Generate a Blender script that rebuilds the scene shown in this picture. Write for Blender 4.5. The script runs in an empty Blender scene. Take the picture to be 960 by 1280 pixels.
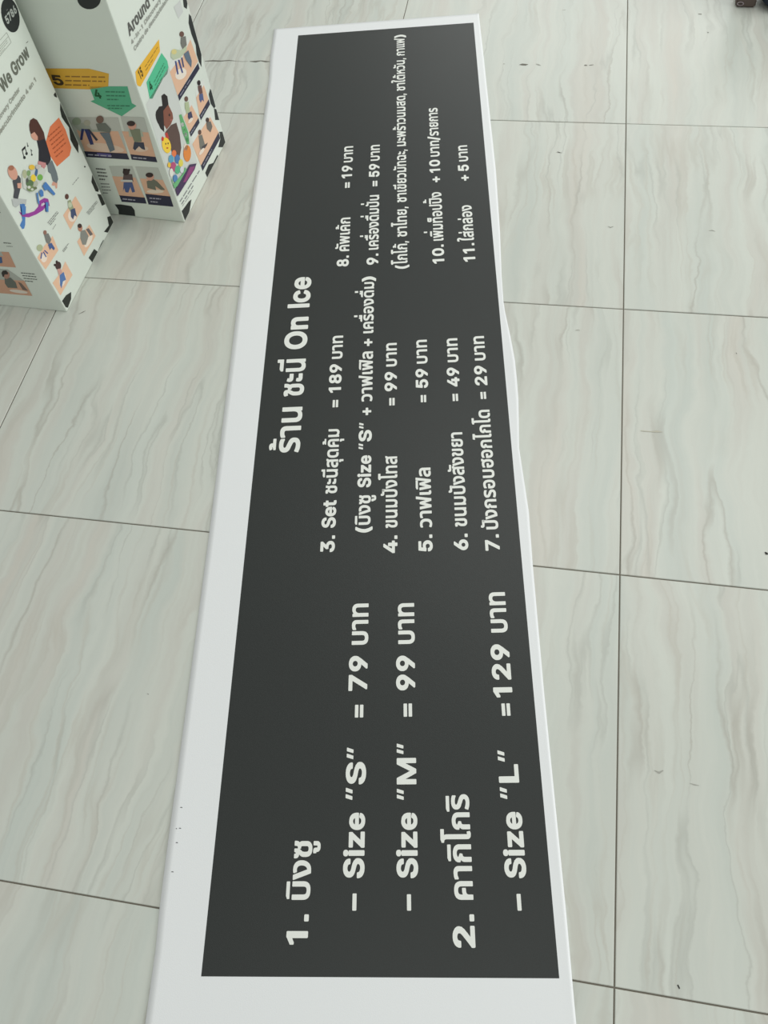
import bpy, bmesh, math, random
from mathutils import Vector, Matrix
from mathutils.geometry import tessellate_polygon

# ---------------------------------------------------------------- camera
SC = bpy.context.scene
COL = SC.collection
F_PX = 1015.42                       # focal length in pixels of the 960x1280 frame
YAW, PITCH, ROLL = -0.282728, 1.037145, -0.148051
CAM = Vector((-0.20492, -0.03089, 1.24509))
fwd = Vector((math.sin(YAW)*math.cos(PITCH), math.cos(YAW)*math.cos(PITCH), -math.sin(PITCH)))
rgt0 = Vector((math.cos(YAW), -math.sin(YAW), 0))
up0 = rgt0.cross(fwd)
rgt = math.cos(ROLL)*rgt0 + math.sin(ROLL)*up0
upv = -math.sin(ROLL)*rgt0 + math.cos(ROLL)*up0
cd = bpy.data.cameras.new('camera')
cam = bpy.data.objects.new('camera', cd); COL.objects.link(cam)
m = Matrix((rgt, upv, -fwd)).transposed().to_4x4(); m.translation = CAM
cam.matrix_world = m
cd.sensor_fit = 'VERTICAL'; cd.sensor_height = 24.0
cd.lens = F_PX/1280*24.0
cd.clip_start = 0.02
SC.camera = cam

# ---------------------------------------------------------------- light
LW, LA, LB, LC, LD = 0.43, 31, 21, 9.5, 142
SC.view_settings.view_transform = 'Standard'
SC.view_settings.look = 'None'
SC.view_settings.gamma = 1.0
SC.view_settings.use_curve_mapping = False
SC.view_settings.exposure = 0.11
W = bpy.data.worlds.new('room_daylight'); SC.world = W; W.use_nodes = True
bgn = W.node_tree.nodes['Background']
bgn.inputs['Color'].default_value = (0.97, 1.0, 0.95, 1); bgn.inputs['Strength'].default_value = LW

def area(name, loc, target, sx, sy, power, col):
    l = bpy.data.lights.new(name, 'AREA'); l.shape = 'RECTANGLE'; l.size = sx; l.size_y = sy
    l.energy = power; l.color = col
    o = bpy.data.objects.new(name, l); COL.objects.link(o); o.location = loc
    o.rotation_euler = (Vector(target)-Vector(loc)).to_track_quat('-Z', 'Y').to_euler()
    return o
area('shopfront_daylight', (0.5, 5.6, 1.5), (-0.2, 1.5, 0.2), 3.4, 2.2, LA, (0.98, 1.0, 0.98))
area('ceiling_light', (0.3, 2.4, 2.9), (0.3, 2.4, 0), 2.4, 1.2, LB, (0.99, 1.0, 0.96))
area('ceiling_light', (0.3, -0.4, 2.9), (0.3, -0.4, 0), 2.4, 1.2, LC, (0.99, 1.0, 0.96))
area('side_window', (5.0, 1.4, 1.9), (0, 1.1, 0.2), 4.0, 2.4, LD, (0.98, 1.0, 0.98))

# ---------------------------------------------------------------- helpers
def ray(u, v):
    return rgt*((u-480)/F_PX) + upv*(-(v-640)/F_PX) + fwd
def on_floor(u, v, z=0.0):
    d = ray(u, v); t = (z-CAM.z)/d.z
    return CAM + d*t
def on_plane(u, v, P, n):
    d = ray(u, v); t = (P-CAM).dot(n)/d.dot(n)
    return CAM + d*t

def mat(name, rgb, rough=0.6, spec=0.5, build=None, coat=0):
    m = bpy.data.materials.new(name); m.use_nodes = True
    nt = m.node_tree; b = nt.nodes['Principled BSDF']
    b.inputs['Base Color'].default_value = (*rgb, 1)
    b.inputs['Roughness'].default_value = rough
    b.inputs['Specular IOR Level'].default_value = spec
    if build: build(nt, b)
    return m
def srgb(r, g, b):
    f = lambda c: (c/255/12.92) if c/255 <= 0.04045 else ((c/255+0.055)/1.055)**2.4
    return (f(r), f(g), f(b))
def N(nt, t, **kw):
    n = nt.nodes.new(t)
    for k, v in kw.items(): setattr(n, k, v)
    return n

def mesh_obj(name, verts, faces, mats, parent=None, fmat=None, smooth=False):
    me = bpy.data.meshes.new(name); me.from_pydata([tuple(v) for v in verts], [], faces)
    for m_ in (mats if isinstance(mats, (list, tuple)) else [mats]): me.materials.append(m_)
    if fmat: me.polygons.foreach_set('material_index', fmat)
    if smooth: me.polygons.foreach_set('use_smooth', [True]*len(me.polygons))
    me.update()
    o = bpy.data.objects.new(name, me); COL.objects.link(o)
    if parent: o.parent = parent; o.matrix_parent_inverse = parent.matrix_world.inverted()
    return o
def tag(o, label=None, cat=None, group=None, kind=None):
    if label: o['label'] = label
    if cat: o['category'] = cat
    if group: o['group'] = group
    if kind: o['kind'] = kind
    return o
def empty(name, loc, rz=0):
    o = bpy.data.objects.new(name, None); COL.objects.link(o)
    o.location = loc; o.rotation_euler = (0, 0, rz)
    o.matrix_world = Matrix.Translation(loc) @ Matrix.Rotation(rz, 4, 'Z')
    o.empty_display_size = 0.05
    return o

# ---------------------------------------------------------------- glyph outlines (code, advance, contours in 1/1000 em)
GLYPHS = {}
RAW = """0020 188 
0022 310 40,338 88,338 96,342 136,514 136,526 132,531 72,532 64,527 28,354 29,342;160,338 208,338 216,342 256,514 256,526 252,531 192,532 184,527 148,354 149,342
0028 293 155,-123 170,-127 246,-127 254,-125 262,-119 267,-107 265,-79 257,-67 218,25 192,117 182,205 192,309 216,401 223,425 258,511 266,525 267,545 265,557 258,566 246,570 166,570 158,567 150,561 146,545 111,469 103,457 70,333 58,209 61,145 69,93 81,41 96,1 100,-15 106,-23 118,-51 123,-67 130,-75 146,-103 149,-115
0029 293 15,-123 30,-127 102,-127 114,-125 123,-119 128,-103 142,-77 151,-67 166,-25 173,-15 184,25 191,37 204,89 213,145 215,213 203,337 170,461 162,472 128,545 124,561 118,566 110,569 23,569 10,561 6,549 8,521 16,509 53,417 81,309 91,209 82,121 56,33 57,29 16,-67 7,-83 7,-111
002b 473 198,3 266,3 277,7 282,12 286,27 286,139 290,141 402,141 415,147 421,159 422,235 418,247 414,252 398,257 290,257 286,259 286,375 283,383 278,390 266,395 190,395 178,392 172,387 167,371 166,258 50,257 37,251 31,239 30,163 34,151 38,146 54,141 162,141 167,139 168,19 172,11 178,6
002c 208 16,-146 31,-150 91,-150 103,-147 111,-141 167,58 167,86 159,98 143,102 59,102 47,98 40,90 7,-110 8,-134
002d 473 92,161 111,157 339,157 355,159 363,165 368,177 366,261 359,271 343,275 111,275 97,273 87,265 83,249 83,177 87,166
002e 210 120,-31 140,-28 146,-23 150,-15 151,69 146,85 136,91 124,93 48,93 32,88 27,81 24,65 24,-7 29,-23 36,-28 48,-31
002f 269 71,-107 91,-104 97,-99 101,-91 102,-79 260,505 264,517 264,549 259,558 251,562 167,564 158,561 150,553 -15,-59 -17,-87 -13,-98 -8,-103 7,-107
0030 473 189,-34 229,-38 277,-33 297,-25 313,-22 329,-9 346,-2 353,10 361,18 373,24 381,41 396,58 401,74 413,96 421,130 425,138 434,194 436,254 433,318 425,370 421,378 413,412 401,434 396,450 385,462 372,486 358,494 346,510 327,518 317,529 277,542 237,547 177,542 157,534 141,531 121,515 107,510 96,494 81,485 74,470 57,451 49,426 41,414 27,366 19,314 17,254 20,190 28,138 33,126 41,94 51,78 57,58 73,40 78,26 93,17 109,-3 121,-7 141,-22 157,-25 177,-33;221,82 201,86 185,96 173,110 162,130 163,134 152,154 146,182 140,254 146,326 155,362 162,374 161,378 173,393 172,398 185,413 190,414 197,421 209,426 229,428 255,422 263,414 269,412 281,398 281,392 292,378 292,374 298,362 307,326 313,254 307,182 292,130 283,118 281,110 257,88 241,82
0031 420 163,-27 179,-31 255,-31 263,-29 271,-23 276,-11 276,513 274,525 271,532 259,539 187,540 171,537 159,525 62,453 47,446 40,433 40,353 43,343 51,337 67,334 87,336 102,349 151,381 154,377 154,-3 157,-19
0032 473 389,-31 409,-28 415,-23 419,-15 420,65 417,77 413,82 405,86 393,88 224,89 280,149 293,157 299,169 349,227 361,235 368,253 389,288 398,297 412,369 410,409 401,441 392,453 386,469 377,476 371,489 358,497 353,506 337,513 326,525 309,529 297,536 265,544 217,547 185,544 153,537 137,527 125,525 113,514 97,507 89,495 77,488 70,473 58,461 53,445 47,437 38,405 35,369 36,349 42,337 49,333 61,331 133,331 145,333 151,337 156,345 161,385 173,408 178,413 185,415 189,420 193,420 197,423 221,428 257,420 276,409 277,404 282,401 285,393 289,373 281,338 265,313 257,306 257,301 221,261 209,253 203,241 53,81 37,69 33,53 33,-7 36,-19 42,-27 57,-31
0033 473 171,-34 213,-38 261,-36 297,-27 309,-21 329,-16 339,-6 357,2 365,14 380,22 385,35 397,44 401,58 412,74 414,86 420,102 424,138 422,182 414,202 412,214 402,230 399,242 385,254 377,270 365,275 353,290 339,294 325,305 313,307 287,318 385,429 397,437 400,442 403,454 403,518 399,530 389,538 373,540 65,540 49,536 41,526 39,442 43,430 49,425 65,421 213,421 220,418 143,330 133,324 129,318 126,306 126,242 130,226 137,220 145,218 225,215 261,206 268,198 273,198 283,190 293,170 297,154 297,134 294,122 289,110 285,108 282,102 277,102 273,95 262,90 217,82 177,89 166,94 157,104 152,106 142,126 137,152 132,158 125,161 37,163 25,160 17,154 14,146 13,130 18,90 26,74 29,59 38,50 44,34 56,26 63,14 77,7 88,-6 101,-9 113,-18 131,-22 141,-28
0034 473 260,-27 277,-31 345,-31 365,-27 371,-19 374,-11 375,73 429,76 441,85 444,97 444,169 440,185 433,191 425,193 377,194 374,197 374,325 369,341 361,347 349,349 277,349 260,345 254,337 251,325 251,197 245,194 169,194 163,197 329,478 339,489 342,501 340,525 333,536 321,540 241,540 229,538 222,533 216,517 22,189 13,180 9,169 10,93 13,83 21,77 37,74 250,73 251,-11 254,-19
0035 473 221,-38 265,-34 301,-25 311,-18 333,-10 341,0 357,8 365,21 377,28 385,45 396,54 401,71 410,86 418,118 422,154 421,198 415,226 407,250 401,258 397,273 389,280 385,291 376,298 369,310 335,338 321,343 313,349 301,352 289,358 261,363 221,365 173,356 178,418 185,421 373,421 389,426 395,434 397,442 397,518 393,531 381,539 89,540 73,535 67,526 36,262 36,242 41,230 49,224 57,222 137,215 149,219 157,227 177,238 221,246 245,241 269,228 278,218 281,210 287,206 295,178 297,162 293,134 287,126 286,118 281,115 281,110 275,106 270,98 265,98 258,90 253,90 249,86 225,81 189,88 162,110 157,118 158,122 150,150 141,158 125,161 45,160 35,154 30,142 29,122 33,90 40,78 43,62 50,54 56,38 67,30 73,18 87,10 96,-2 109,-6 121,-17 137,-21 149,-28 181,-36
0036 473 182,-34 225,-38 269,-34 301,-26 313,-18 330,-14 341,-2 357,5 364,18 377,26 384,42 394,50 401,70 408,82 410,94 416,110 420,154 417,202 410,230 401,246 399,258 387,270 381,285 367,294 361,305 345,313 337,322 321,326 309,334 289,338 281,341 247,346 338,478 350,490 353,506 351,526 346,534 337,539 245,540 228,534 221,518 121,372 110,362 105,346 61,268 52,258 48,242 41,226 34,194 33,158 35,122 43,86 52,70 56,54 68,42 73,29 89,18 97,4 112,-2 121,-12 140,-18 149,-25;213,81 201,85 197,89 190,90 187,94 181,96 173,105 173,110 165,118 166,122 161,129 157,142 157,174 161,188 165,192 165,198 170,202 173,210 181,214 192,226 213,233 237,233 251,230 257,224 272,218 281,202 287,198 295,174 295,142 293,130 287,122 285,115 279,110 279,106 269,94 237,81
0037 473 75,-27 91,-31 171,-31 183,-29 191,-23 196,-7 411,420 419,429 422,445 422,517 419,529 411,537 395,540 59,540 43,537 34,529 31,513 31,445 35,430 43,424 59,421 271,421 273,417 77,29 68,17 66,-11 69,-19
0038 473 176,-34 221,-38 269,-36 305,-28 317,-22 337,-17 349,-6 365,0 373,11 385,16 393,31 403,38 409,54 420,66 429,98 432,142 424,194 404,234 395,242 389,253 380,258 371,270 375,278 386,286 390,298 400,310 409,342 413,390 409,418 402,446 392,458 386,474 377,481 373,491 357,502 349,512 337,516 326,526 310,530 301,536 265,545 225,547 185,544 153,537 141,530 125,525 117,517 101,511 93,500 81,493 73,479 65,474 59,458 50,446 43,418 39,378 44,338 49,326 52,310 61,301 66,286 78,278 81,270 71,258 61,251 57,242 48,234 43,222 37,214 34,202 29,193 22,162 21,130 24,94 30,82 33,66 43,54 46,42 60,30 66,18 81,10 89,-2 105,-7 117,-17 133,-21 149,-29;205,82 181,88 176,94 161,101 154,110 146,138 148,150 157,172 165,182 173,187 177,187 185,196 189,195 197,200 209,203 241,203 269,195 273,189 289,181 297,170 296,166 300,162 306,138 297,109 281,94 277,95 273,90 257,84 229,80;225,322 193,329 189,333 184,334 181,339 177,339 167,358 164,374 168,394 177,411 185,418 225,428 261,420 277,410 277,406 281,403 281,398 285,394 288,374 285,358 268,334 257,328
0039 473 108,-27 125,-31 205,-31 217,-29 225,-24 233,-7 331,137 341,145 347,161 392,241 400,249 405,268 412,281 418,313 420,353 418,389 409,425 401,437 396,453 385,465 378,481 365,489 357,503 341,510 332,521 317,525 301,535 269,543 225,547 185,544 149,534 137,526 121,521 113,511 97,505 89,492 74,481 69,467 58,457 53,441 44,429 35,393 33,345 36,309 42,281 51,265 55,249 67,237 73,223 85,216 93,203 107,197 117,186 133,182 145,174 177,166 202,165 203,161 113,30 103,21 99,9 99,-11 102,-19;213,276 189,285 185,292 181,292 173,299 172,305 166,309 158,337 156,353 158,369 166,393 181,412 187,413 193,421 197,420 201,424 213,428 237,428 261,420 266,413 281,402 281,397 286,393 285,389 293,377 295,337 293,325 285,313 286,309 281,305 281,300 273,291 266,289 261,284 241,276 225,274
003d 473 72,73 392,74 400,78 405,89 404,165 396,175 384,177 60,176 52,171 48,161 48,89 51,81 56,76;72,221 392,222 400,226 405,237 404,313 396,323 384,325 60,324 52,319 48,309 48,237 51,229 56,224
0041 500 85,-31 105,-28 113,-20 117,-3 156,109 161,111 321,111 363,-3 367,-19 373,-27 389,-31 469,-31 485,-27 491,-19 494,-3 492,17 485,29 308,513 305,526 301,533 293,538 193,540 181,537 172,525 169,513 -7,27 -14,13 -14,-15 -10,-23 -3,-28 9,-31;201,231 200,233 214,273 220,285 237,344 241,343 256,297 258,285 264,273 279,233 273,230
0043 530 222,-34 269,-38 301,-37 329,-32 345,-26 357,-24 369,-18 381,-16 393,-7 405,-3 413,7 425,12 432,22 445,29 453,42 462,50 467,62 475,70 479,82 488,94 504,150 502,178 497,185 489,189 393,190 381,182 377,166 361,130 338,106 305,90 265,84 241,87 221,92 207,102 201,102 189,114 181,118 181,122 167,134 165,142 160,146 153,158 153,165 143,186 137,218 134,254 137,290 143,322 153,344 153,350 160,362 165,366 167,374 193,400 201,406 207,406 217,414 241,422 269,424 305,419 337,403 362,378 381,326 393,318 481,317 493,320 502,330 504,342 503,362 488,414 479,426 476,438 465,450 461,461 449,470 442,482 433,486 424,498 413,502 405,512 389,518 381,524 369,527 353,534 277,547 213,542 185,533 169,530 145,516 129,511 109,491 97,486 80,462 65,451 61,438 53,425 43,414 39,398 23,366 13,314 9,254 14,190 23,142 32,126 43,94 53,83 68,54 80,46 97,22 109,18 128,-2 145,-7 169,-22
0044 522 125,-31 225,-31 281,-27 329,-15 357,0 369,2 393,22 408,29 417,44 425,53 437,60 451,89 461,99 470,129 478,141 488,193 493,253 489,317 478,369 470,381 461,411 451,421 438,449 418,465 409,480 393,487 373,506 345,516 333,524 285,535 225,540 53,540 37,535 31,525 29,-11 34,-23 45,-30;157,88 157,421 221,421 253,418 281,411 297,402 305,400 332,377 350,349 351,341 360,321 366,289 368,257 366,221 360,189 351,169 350,161 337,145 338,141 321,121 316,121 313,116 301,107 297,108 281,99 249,91 213,88
0047 540 269,-38 321,-34 361,-24 381,-13 397,-9 413,6 429,12 438,26 457,39 463,54 478,70 486,94 495,106 505,146 509,194 509,258 505,278 497,284 489,287 281,287 265,285 256,278 252,266 252,194 257,176 265,170 273,168 377,168 378,158 369,145 369,138 361,129 358,122 348,114 345,109 338,106 329,98 323,98 313,91 293,86 269,84 241,87 217,94 209,100 201,102 167,134 165,142 160,146 153,158 153,165 143,186 137,218 134,254 137,290 144,326 157,358 165,367 167,374 180,386 181,391 188,394 200,406 206,406 221,416 225,416 245,423 265,425 305,418 337,402 359,378 377,342 381,327 393,319 485,318 497,323 504,334 504,362 488,414 481,423 476,438 467,446 463,458 452,466 445,478 433,485 427,494 413,501 405,510 392,514 383,522 369,525 357,533 301,545 261,547 209,542 197,537 165,529 156,522 126,510 117,498 93,484 86,470 77,460 65,452 53,426 41,413 38,398 23,366 12,314 9,250 13,190 25,138 30,130 41,96 58,74 64,58 86,38 93,25 118,10 127,-2 145,-8 169,-23 213,-33
0049 170 23,-27 38,-31 118,-30 130,-24 136,-11 136,513 135,525 130,533 118,539 34,540 20,533 15,521 14,-3 17,-19
004c 413 361,-31 383,-27 389,-20 392,-11 391,69 389,77 381,85 365,88 156,89 154,525 145,537 133,540 53,540 40,537 32,529 29,513 29,-3 33,-22 41,-28 53,-31
004d 648 60,-24 132,-23 140,-20 145,-12 146,272 148,276 153,268 262,-4 265,-16 272,-22 280,-24 344,-24 356,-22 364,-15 366,-4 473,268 480,276 480,284 481,-12 488,-21 500,-24 576,-24 588,-18 592,0 592,508 591,520 587,528 572,533 476,533 464,532 456,527 336,212 329,200 316,156 312,160 300,200 293,212 172,527 164,532 152,533 56,533 41,528 37,520 36,512 36,-4 37,-12 42,-20
004f 553 222,-34 269,-38 321,-33 365,-22 389,-7 406,-2 425,18 437,22 454,46 466,54 481,83 491,94 501,126 510,142 520,190 524,254 521,314 509,369 502,382 491,414 481,425 466,454 457,459 447,470 441,482 416,498 407,510 377,522 365,530 349,533 321,542 269,547 213,542 185,533 169,530 157,522 127,510 118,498 93,482 87,470 77,459 68,454 53,425 43,414 32,382 24,370 14,318 9,254 13,194 23,142 32,126 43,94 53,83 68,54 80,46 97,22 109,18 128,-2 145,-7 169,-22;245,86 221,92 207,102 201,102 181,118 181,122 175,126 166,142 160,146 153,158 153,164 143,186 137,218 134,254 137,290 143,322 153,344 153,350 165,366 167,374 184,394 189,395 201,407 241,422 269,425 293,422 317,415 325,408 333,406 345,394 349,394 353,387 366,374 369,366 380,350 380,346 389,326 396,294 399,254 397,218 390,186 379,162 380,158 369,142 366,134 353,122 352,118 345,116 333,103 325,101 313,92 289,86
0053 467 171,-36 219,-40 271,-38 311,-29 323,-22 343,-17 353,-8 371,-2 382,12 396,20 401,32 411,40 417,56 427,67 436,96 439,144 438,172 432,196 422,220 407,231 392,248 383,263 367,269 343,282 331,292 291,303 279,309 215,325 183,336 154,356 149,364 147,376 149,388 155,395 154,400 159,402 161,408 191,423 227,428 267,420 278,412 283,412 297,400 303,388 308,360 319,349 331,347 407,347 419,349 427,355 432,372 428,416 421,432 419,444 409,456 403,472 391,480 385,492 371,499 363,510 347,516 335,526 319,530 303,538 271,544 235,547 187,545 151,538 135,530 119,526 107,516 91,511 83,500 67,492 61,480 47,468 43,454 35,447 30,428 25,416 21,368 26,328 36,308 40,292 51,283 62,264 78,256 91,242 115,233 127,224 143,221 167,210 219,197 279,178 307,159 312,152 314,132 309,120 304,116 305,112 295,101 289,100 287,96 281,96 275,90 259,84 227,80 167,93 161,100 147,108 138,128 132,156 123,165 107,168 31,168 19,165 12,160 8,152 7,140 12,96 19,80 23,64 33,52 39,36 50,28 56,16 71,8 76,0 83,-5 95,-8 111,-20 128,-24 139,-30
0054 469 193,-31 269,-30 281,-25 287,-15 289,421 421,421 433,423 441,427 445,433 448,445 448,513 445,529 437,537 421,540 29,540 13,537 4,529 1,513 1,445 4,433 9,426 25,421 161,421 162,-7 165,-19 169,-25 177,-29
0057 706 133,-27 149,-31 237,-31 249,-28 257,-22 341,289 345,289 429,-23 437,-29 449,-31 537,-31 553,-26 560,-15 561,-3 694,481 699,493 700,521 695,533 689,537 677,540 597,540 583,537 575,529 493,210 487,221 410,525 401,536 385,540 297,540 285,536 278,529 199,221 193,210 109,531 101,537 85,540 9,540 -3,537 -9,533 -14,521 -13,493 -8,481 124,-3 125,-15
0062 444 188,-35 198,-38 226,-39 270,-37 290,-29 306,-26 318,-16 334,-11 346,2 360,9 369,25 382,35 388,53 398,65 402,81 411,101 419,141 421,189 419,233 411,277 404,289 398,313 387,325 378,345 366,353 358,368 346,373 338,385 330,390 318,393 306,402 270,413 222,415 198,414 174,409 146,397 145,517 142,529 138,534 122,540 38,539 26,531 22,513 23,-15 30,-26 42,-31 114,-31 134,-27 142,-14 154,-25 174,-33;206,79 198,83 194,83 186,90 182,89 175,97 170,99 169,105 162,111 162,117 154,127 145,165 145,213 148,233 154,245 155,253 160,265 170,273 170,278 190,293 206,298 234,298 250,293 254,288 262,286 280,265 292,233 296,213 296,165 292,145 287,133 287,129 278,117 279,113 270,100 246,83 222,78
0063 416 207,-39 275,-31 311,-11 327,-6 338,9 354,25 367,33 383,72 392,85 394,101 391,121 383,130 311,148 291,147 279,141 265,105 251,91 231,81 207,77 175,84 153,101 151,107 145,113 143,121 137,129 129,165 127,185 129,209 138,249 145,257 145,261 155,277 159,278 164,285 171,287 177,293 183,293 191,297 207,299 235,294 251,286 263,273 279,237 295,231 315,232 379,248 387,253 392,265 392,293 383,305 371,329 368,341 363,348 351,355 336,369 329,381 290,397 275,407 207,415 163,413 123,401 113,393 95,387 83,373 68,365 59,350 47,342 39,323 27,309 24,293 15,277 7,237 3,189 6,141 14,101 24,81 28,65 39,53 47,34 59,26 67,12 86,1 95,-11 115,-17 127,-26 163,-36
0064 444 195,-39 227,-38 251,-33 274,-23 283,-14 291,-27 311,-31 383,-31 395,-26 402,-15 403,513 399,531 387,539 303,540 291,537 286,533 280,517 279,396 271,402 251,409 227,414 203,415 155,413 119,403 107,393 91,388 79,374 63,365 55,350 46,345 35,321 27,313 20,289 14,277 5,233 3,189 5,141 15,97 22,85 27,65 39,49 42,37 56,25 65,9 79,2 91,-12 107,-17 119,-26 135,-29 151,-36;187,80 175,84 171,89 163,92 145,113 133,145 129,165 127,189 129,213 137,249 153,277 163,286 171,288 175,293 191,298 219,298 234,293 239,287 247,285 249,281 255,278 264,265 263,260 271,251 279,213 281,189 279,165 270,125 255,99 231,83 207,78
0065 424 164,-32 206,-36 246,-35 274,-30 302,-21 310,-14 322,-10 330,-2 338,1 348,12 358,18 363,28 370,33 382,52 387,68 391,76 393,100 391,108 386,114 318,132 306,133 294,132 285,128 266,95 246,81 210,74 194,76 166,85 160,92 154,94 144,104 130,132 130,141 378,141 390,144 397,152 399,168 398,236 391,272 372,324 363,332 358,344 347,352 342,362 330,369 322,380 310,384 302,392 290,395 278,401 202,412 162,410 126,399 114,390 94,382 82,369 70,363 58,345 50,340 38,316 30,308 23,284 17,272 8,232 6,180 9,140 17,104 28,80 30,68 41,56 50,36 61,28 70,13 87,4 97,-8 118,-15 130,-23;138,249 134,252 134,257 141,264 141,268 149,276 150,280 162,290 166,289 174,296 202,302 222,300 246,291 254,284 273,256 270,249 266,249
0069 187 114,-31 130,-29 138,-25 142,-19 145,-7 145,385 142,399 134,407 98,413 110,414 126,421 148,441 155,457 157,489 153,513 148,525 138,537 126,545 110,552 78,555 54,550 30,537 18,521 10,493 13,457 20,441 42,421 58,414 70,413 34,407 26,401 22,389 22,-7 27,-23 38,-30
006d 630 114,-31 136,-27 142,-20 145,-11 145,237 148,261 154,269 153,273 158,276 158,281 166,288 202,299 222,295 226,289 231,289 234,283 238,281 242,269 243,-3 244,-15 250,-25 266,-31 342,-31 357,-27 363,-19 366,-3 366,245 376,277 394,295 418,299 430,298 450,291 459,281 463,269 465,249 465,-3 468,-19 474,-27 490,-31 566,-31 574,-29 582,-24 587,-15 588,-3 588,265 586,293 579,325 573,333 568,349 560,357 554,370 544,377 538,386 526,392 518,399 494,410 466,416 426,417 366,405 358,401 350,391 330,376 318,372 312,385 298,392 286,404 274,406 258,413 230,417 206,416 158,406 148,401 142,393 135,405 122,410 46,410 30,405 24,397 22,381 23,-15 30,-26 42,-31
006e 430 114,-31 136,-27 142,-20 145,-11 145,225 149,257 154,268 166,282 190,295 206,298 226,296 242,289 257,273 262,257 265,233 265,-3 268,-19 278,-29 298,-31 370,-30 379,-27 385,-19 388,-3 388,241 385,285 380,313 373,325 369,341 361,349 354,363 346,369 338,380 326,386 314,397 266,413 226,415 186,412 170,405 158,403 142,393 134,406 118,410 42,410 30,405 24,397 22,381 23,-15 30,-26 42,-31
006f 435 207,-39 251,-36 287,-26 303,-16 321,-11 331,2 347,10 355,25 370,37 375,51 387,65 394,89 399,97 409,137 412,185 409,237 400,277 393,289 386,313 377,321 369,341 355,351 348,365 333,373 319,388 303,393 287,403 251,413 207,415 163,413 123,401 113,393 95,387 83,373 68,365 59,350 47,342 39,323 27,309 24,293 15,277 7,237 3,189 6,141 14,101 24,81 28,65 39,53 47,34 59,26 67,12 86,1 95,-11 115,-17 127,-26 163,-36;187,80 175,84 153,101 137,129 129,165 127,185 129,209 137,245 155,277 175,292 191,297 223,298 239,293 251,285 271,262 271,256 277,249 284,229 287,209 287,165 283,145 271,113 263,107 262,101 251,91 244,89 239,84 227,80 207,77
0072 279 114,-31 136,-27 142,-20 145,-11 145,237 148,257 158,275 164,277 166,282 170,281 174,286 186,291 210,295 234,291 254,291 262,294 270,300 274,317 274,393 270,406 258,414 210,416 178,413 166,408 154,406 142,398 134,406 122,410 46,410 30,405 24,397 22,381 23,-15 30,-26 42,-31
0073 385 136,-35 177,-39 217,-38 249,-32 265,-25 277,-23 289,-13 301,-10 312,1 321,5 328,17 337,23 344,37 351,45 358,69 362,109 358,145 352,157 348,173 337,183 329,197 317,203 309,214 293,219 278,229 181,253 145,268 141,271 143,285 152,293 173,301 189,302 201,301 221,293 229,285 229,281 232,277 241,255 253,247 281,247 341,261 349,266 355,281 354,305 331,345 326,361 316,369 310,377 293,390 281,394 273,400 261,403 249,409 217,414 153,414 121,407 109,401 97,399 85,391 73,387 65,377 53,370 49,362 41,357 33,341 27,333 19,309 16,269 20,233 27,221 31,205 41,197 44,189 49,182 61,177 70,165 89,159 101,151 121,146 133,140 217,121 233,113 235,109 235,97 225,87 201,78 181,76 165,78 144,85 129,101 121,129 109,137 81,137 21,124 9,116 5,105 5,89 12,57 19,45 23,33 31,25 37,14 45,9 53,-2 64,-7 73,-16 85,-19 97,-27
0074 247 124,-31 163,-35 203,-34 235,-25 243,-12 244,13 232,69 228,77 223,81 211,85 163,82 158,85 157,101 157,293 163,296 215,296 223,299 231,305 235,321 235,389 231,401 219,409 159,410 157,413 157,481 153,493 147,498 131,502 55,502 42,497 35,485 34,413 31,410 -9,409 -17,405 -23,397 -25,385 -25,317 -21,305 -13,299 -1,296 31,296 34,293 34,85 38,49 45,37 49,21 62,9 64,1 71,-6 83,-10 95,-22 111,-25
0075 430 182,-36 226,-32 234,-28 254,-23 266,-14 274,-25 290,-31 366,-31 378,-27 385,-20 388,-4 388,384 384,400 374,408 362,410 286,410 274,406 269,400 265,384 264,136 260,124 255,116 255,112 250,108 250,103 245,100 242,94 226,88 222,84 202,81 182,84 170,88 160,96 152,108 147,124 145,384 141,400 134,407 122,410 46,410 30,405 24,396 22,380 22,136 23,100 31,64 38,52 41,40 51,28 56,16 66,9 74,-3 86,-8 93,-16 122,-28 146,-33
0076 409 226,-31 246,-28 254,-19 258,-3 394,352 400,361 402,385 398,401 390,407 374,410 294,410 286,407 278,401 202,185 194,172 187,185 110,402 102,408 90,410 14,410 -2,407 -10,401 -13,393 -14,373 -12,361 -6,352 131,-3 135,-19 142,-27 154,-31
0077 587 368,-31 440,-31 451,-27 457,-19 461,-3 568,349 575,365 576,389 572,401 564,407 548,410 472,410 456,404 450,393 409,241 404,229 400,207 396,206 392,229 387,241 343,401 336,407 324,410 248,410 232,407 223,397 181,241 176,229 172,206 168,203 117,393 112,403 104,408 92,410 16,410 0,405 -7,393 -7,365 -2,353 112,-23 120,-29 128,-31 200,-31 216,-29 225,-23 284,183 289,157 294,145 340,-19 348,-28
0079 409 48,-172 98,-176 154,-166 162,-162 169,-152 186,-139 198,-134 204,-128 210,-112 223,-88 233,-76 236,-60 394,352 399,360 402,372 401,392 398,401 390,407 374,410 298,410 286,407 278,401 202,184 194,172 187,184 110,402 102,408 94,410 14,410 -2,407 -10,400 -14,384 -11,360 -6,352 129,0 122,-24 106,-52 94,-57 66,-55 46,-56 38,-60 32,-68 16,-128 17,-152 20,-160 26,-166
007a 400 339,-31 359,-28 365,-23 369,-15 370,65 368,73 363,81 347,87 191,87 187,89 347,298 360,309 363,317 364,333 364,385 360,401 351,408 335,410 43,410 25,405 18,393 17,377 17,313 19,305 25,297 43,292 187,292 191,289 27,77 15,68 11,53 11,-3 12,-15 16,-23 23,-28 39,-31
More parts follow.
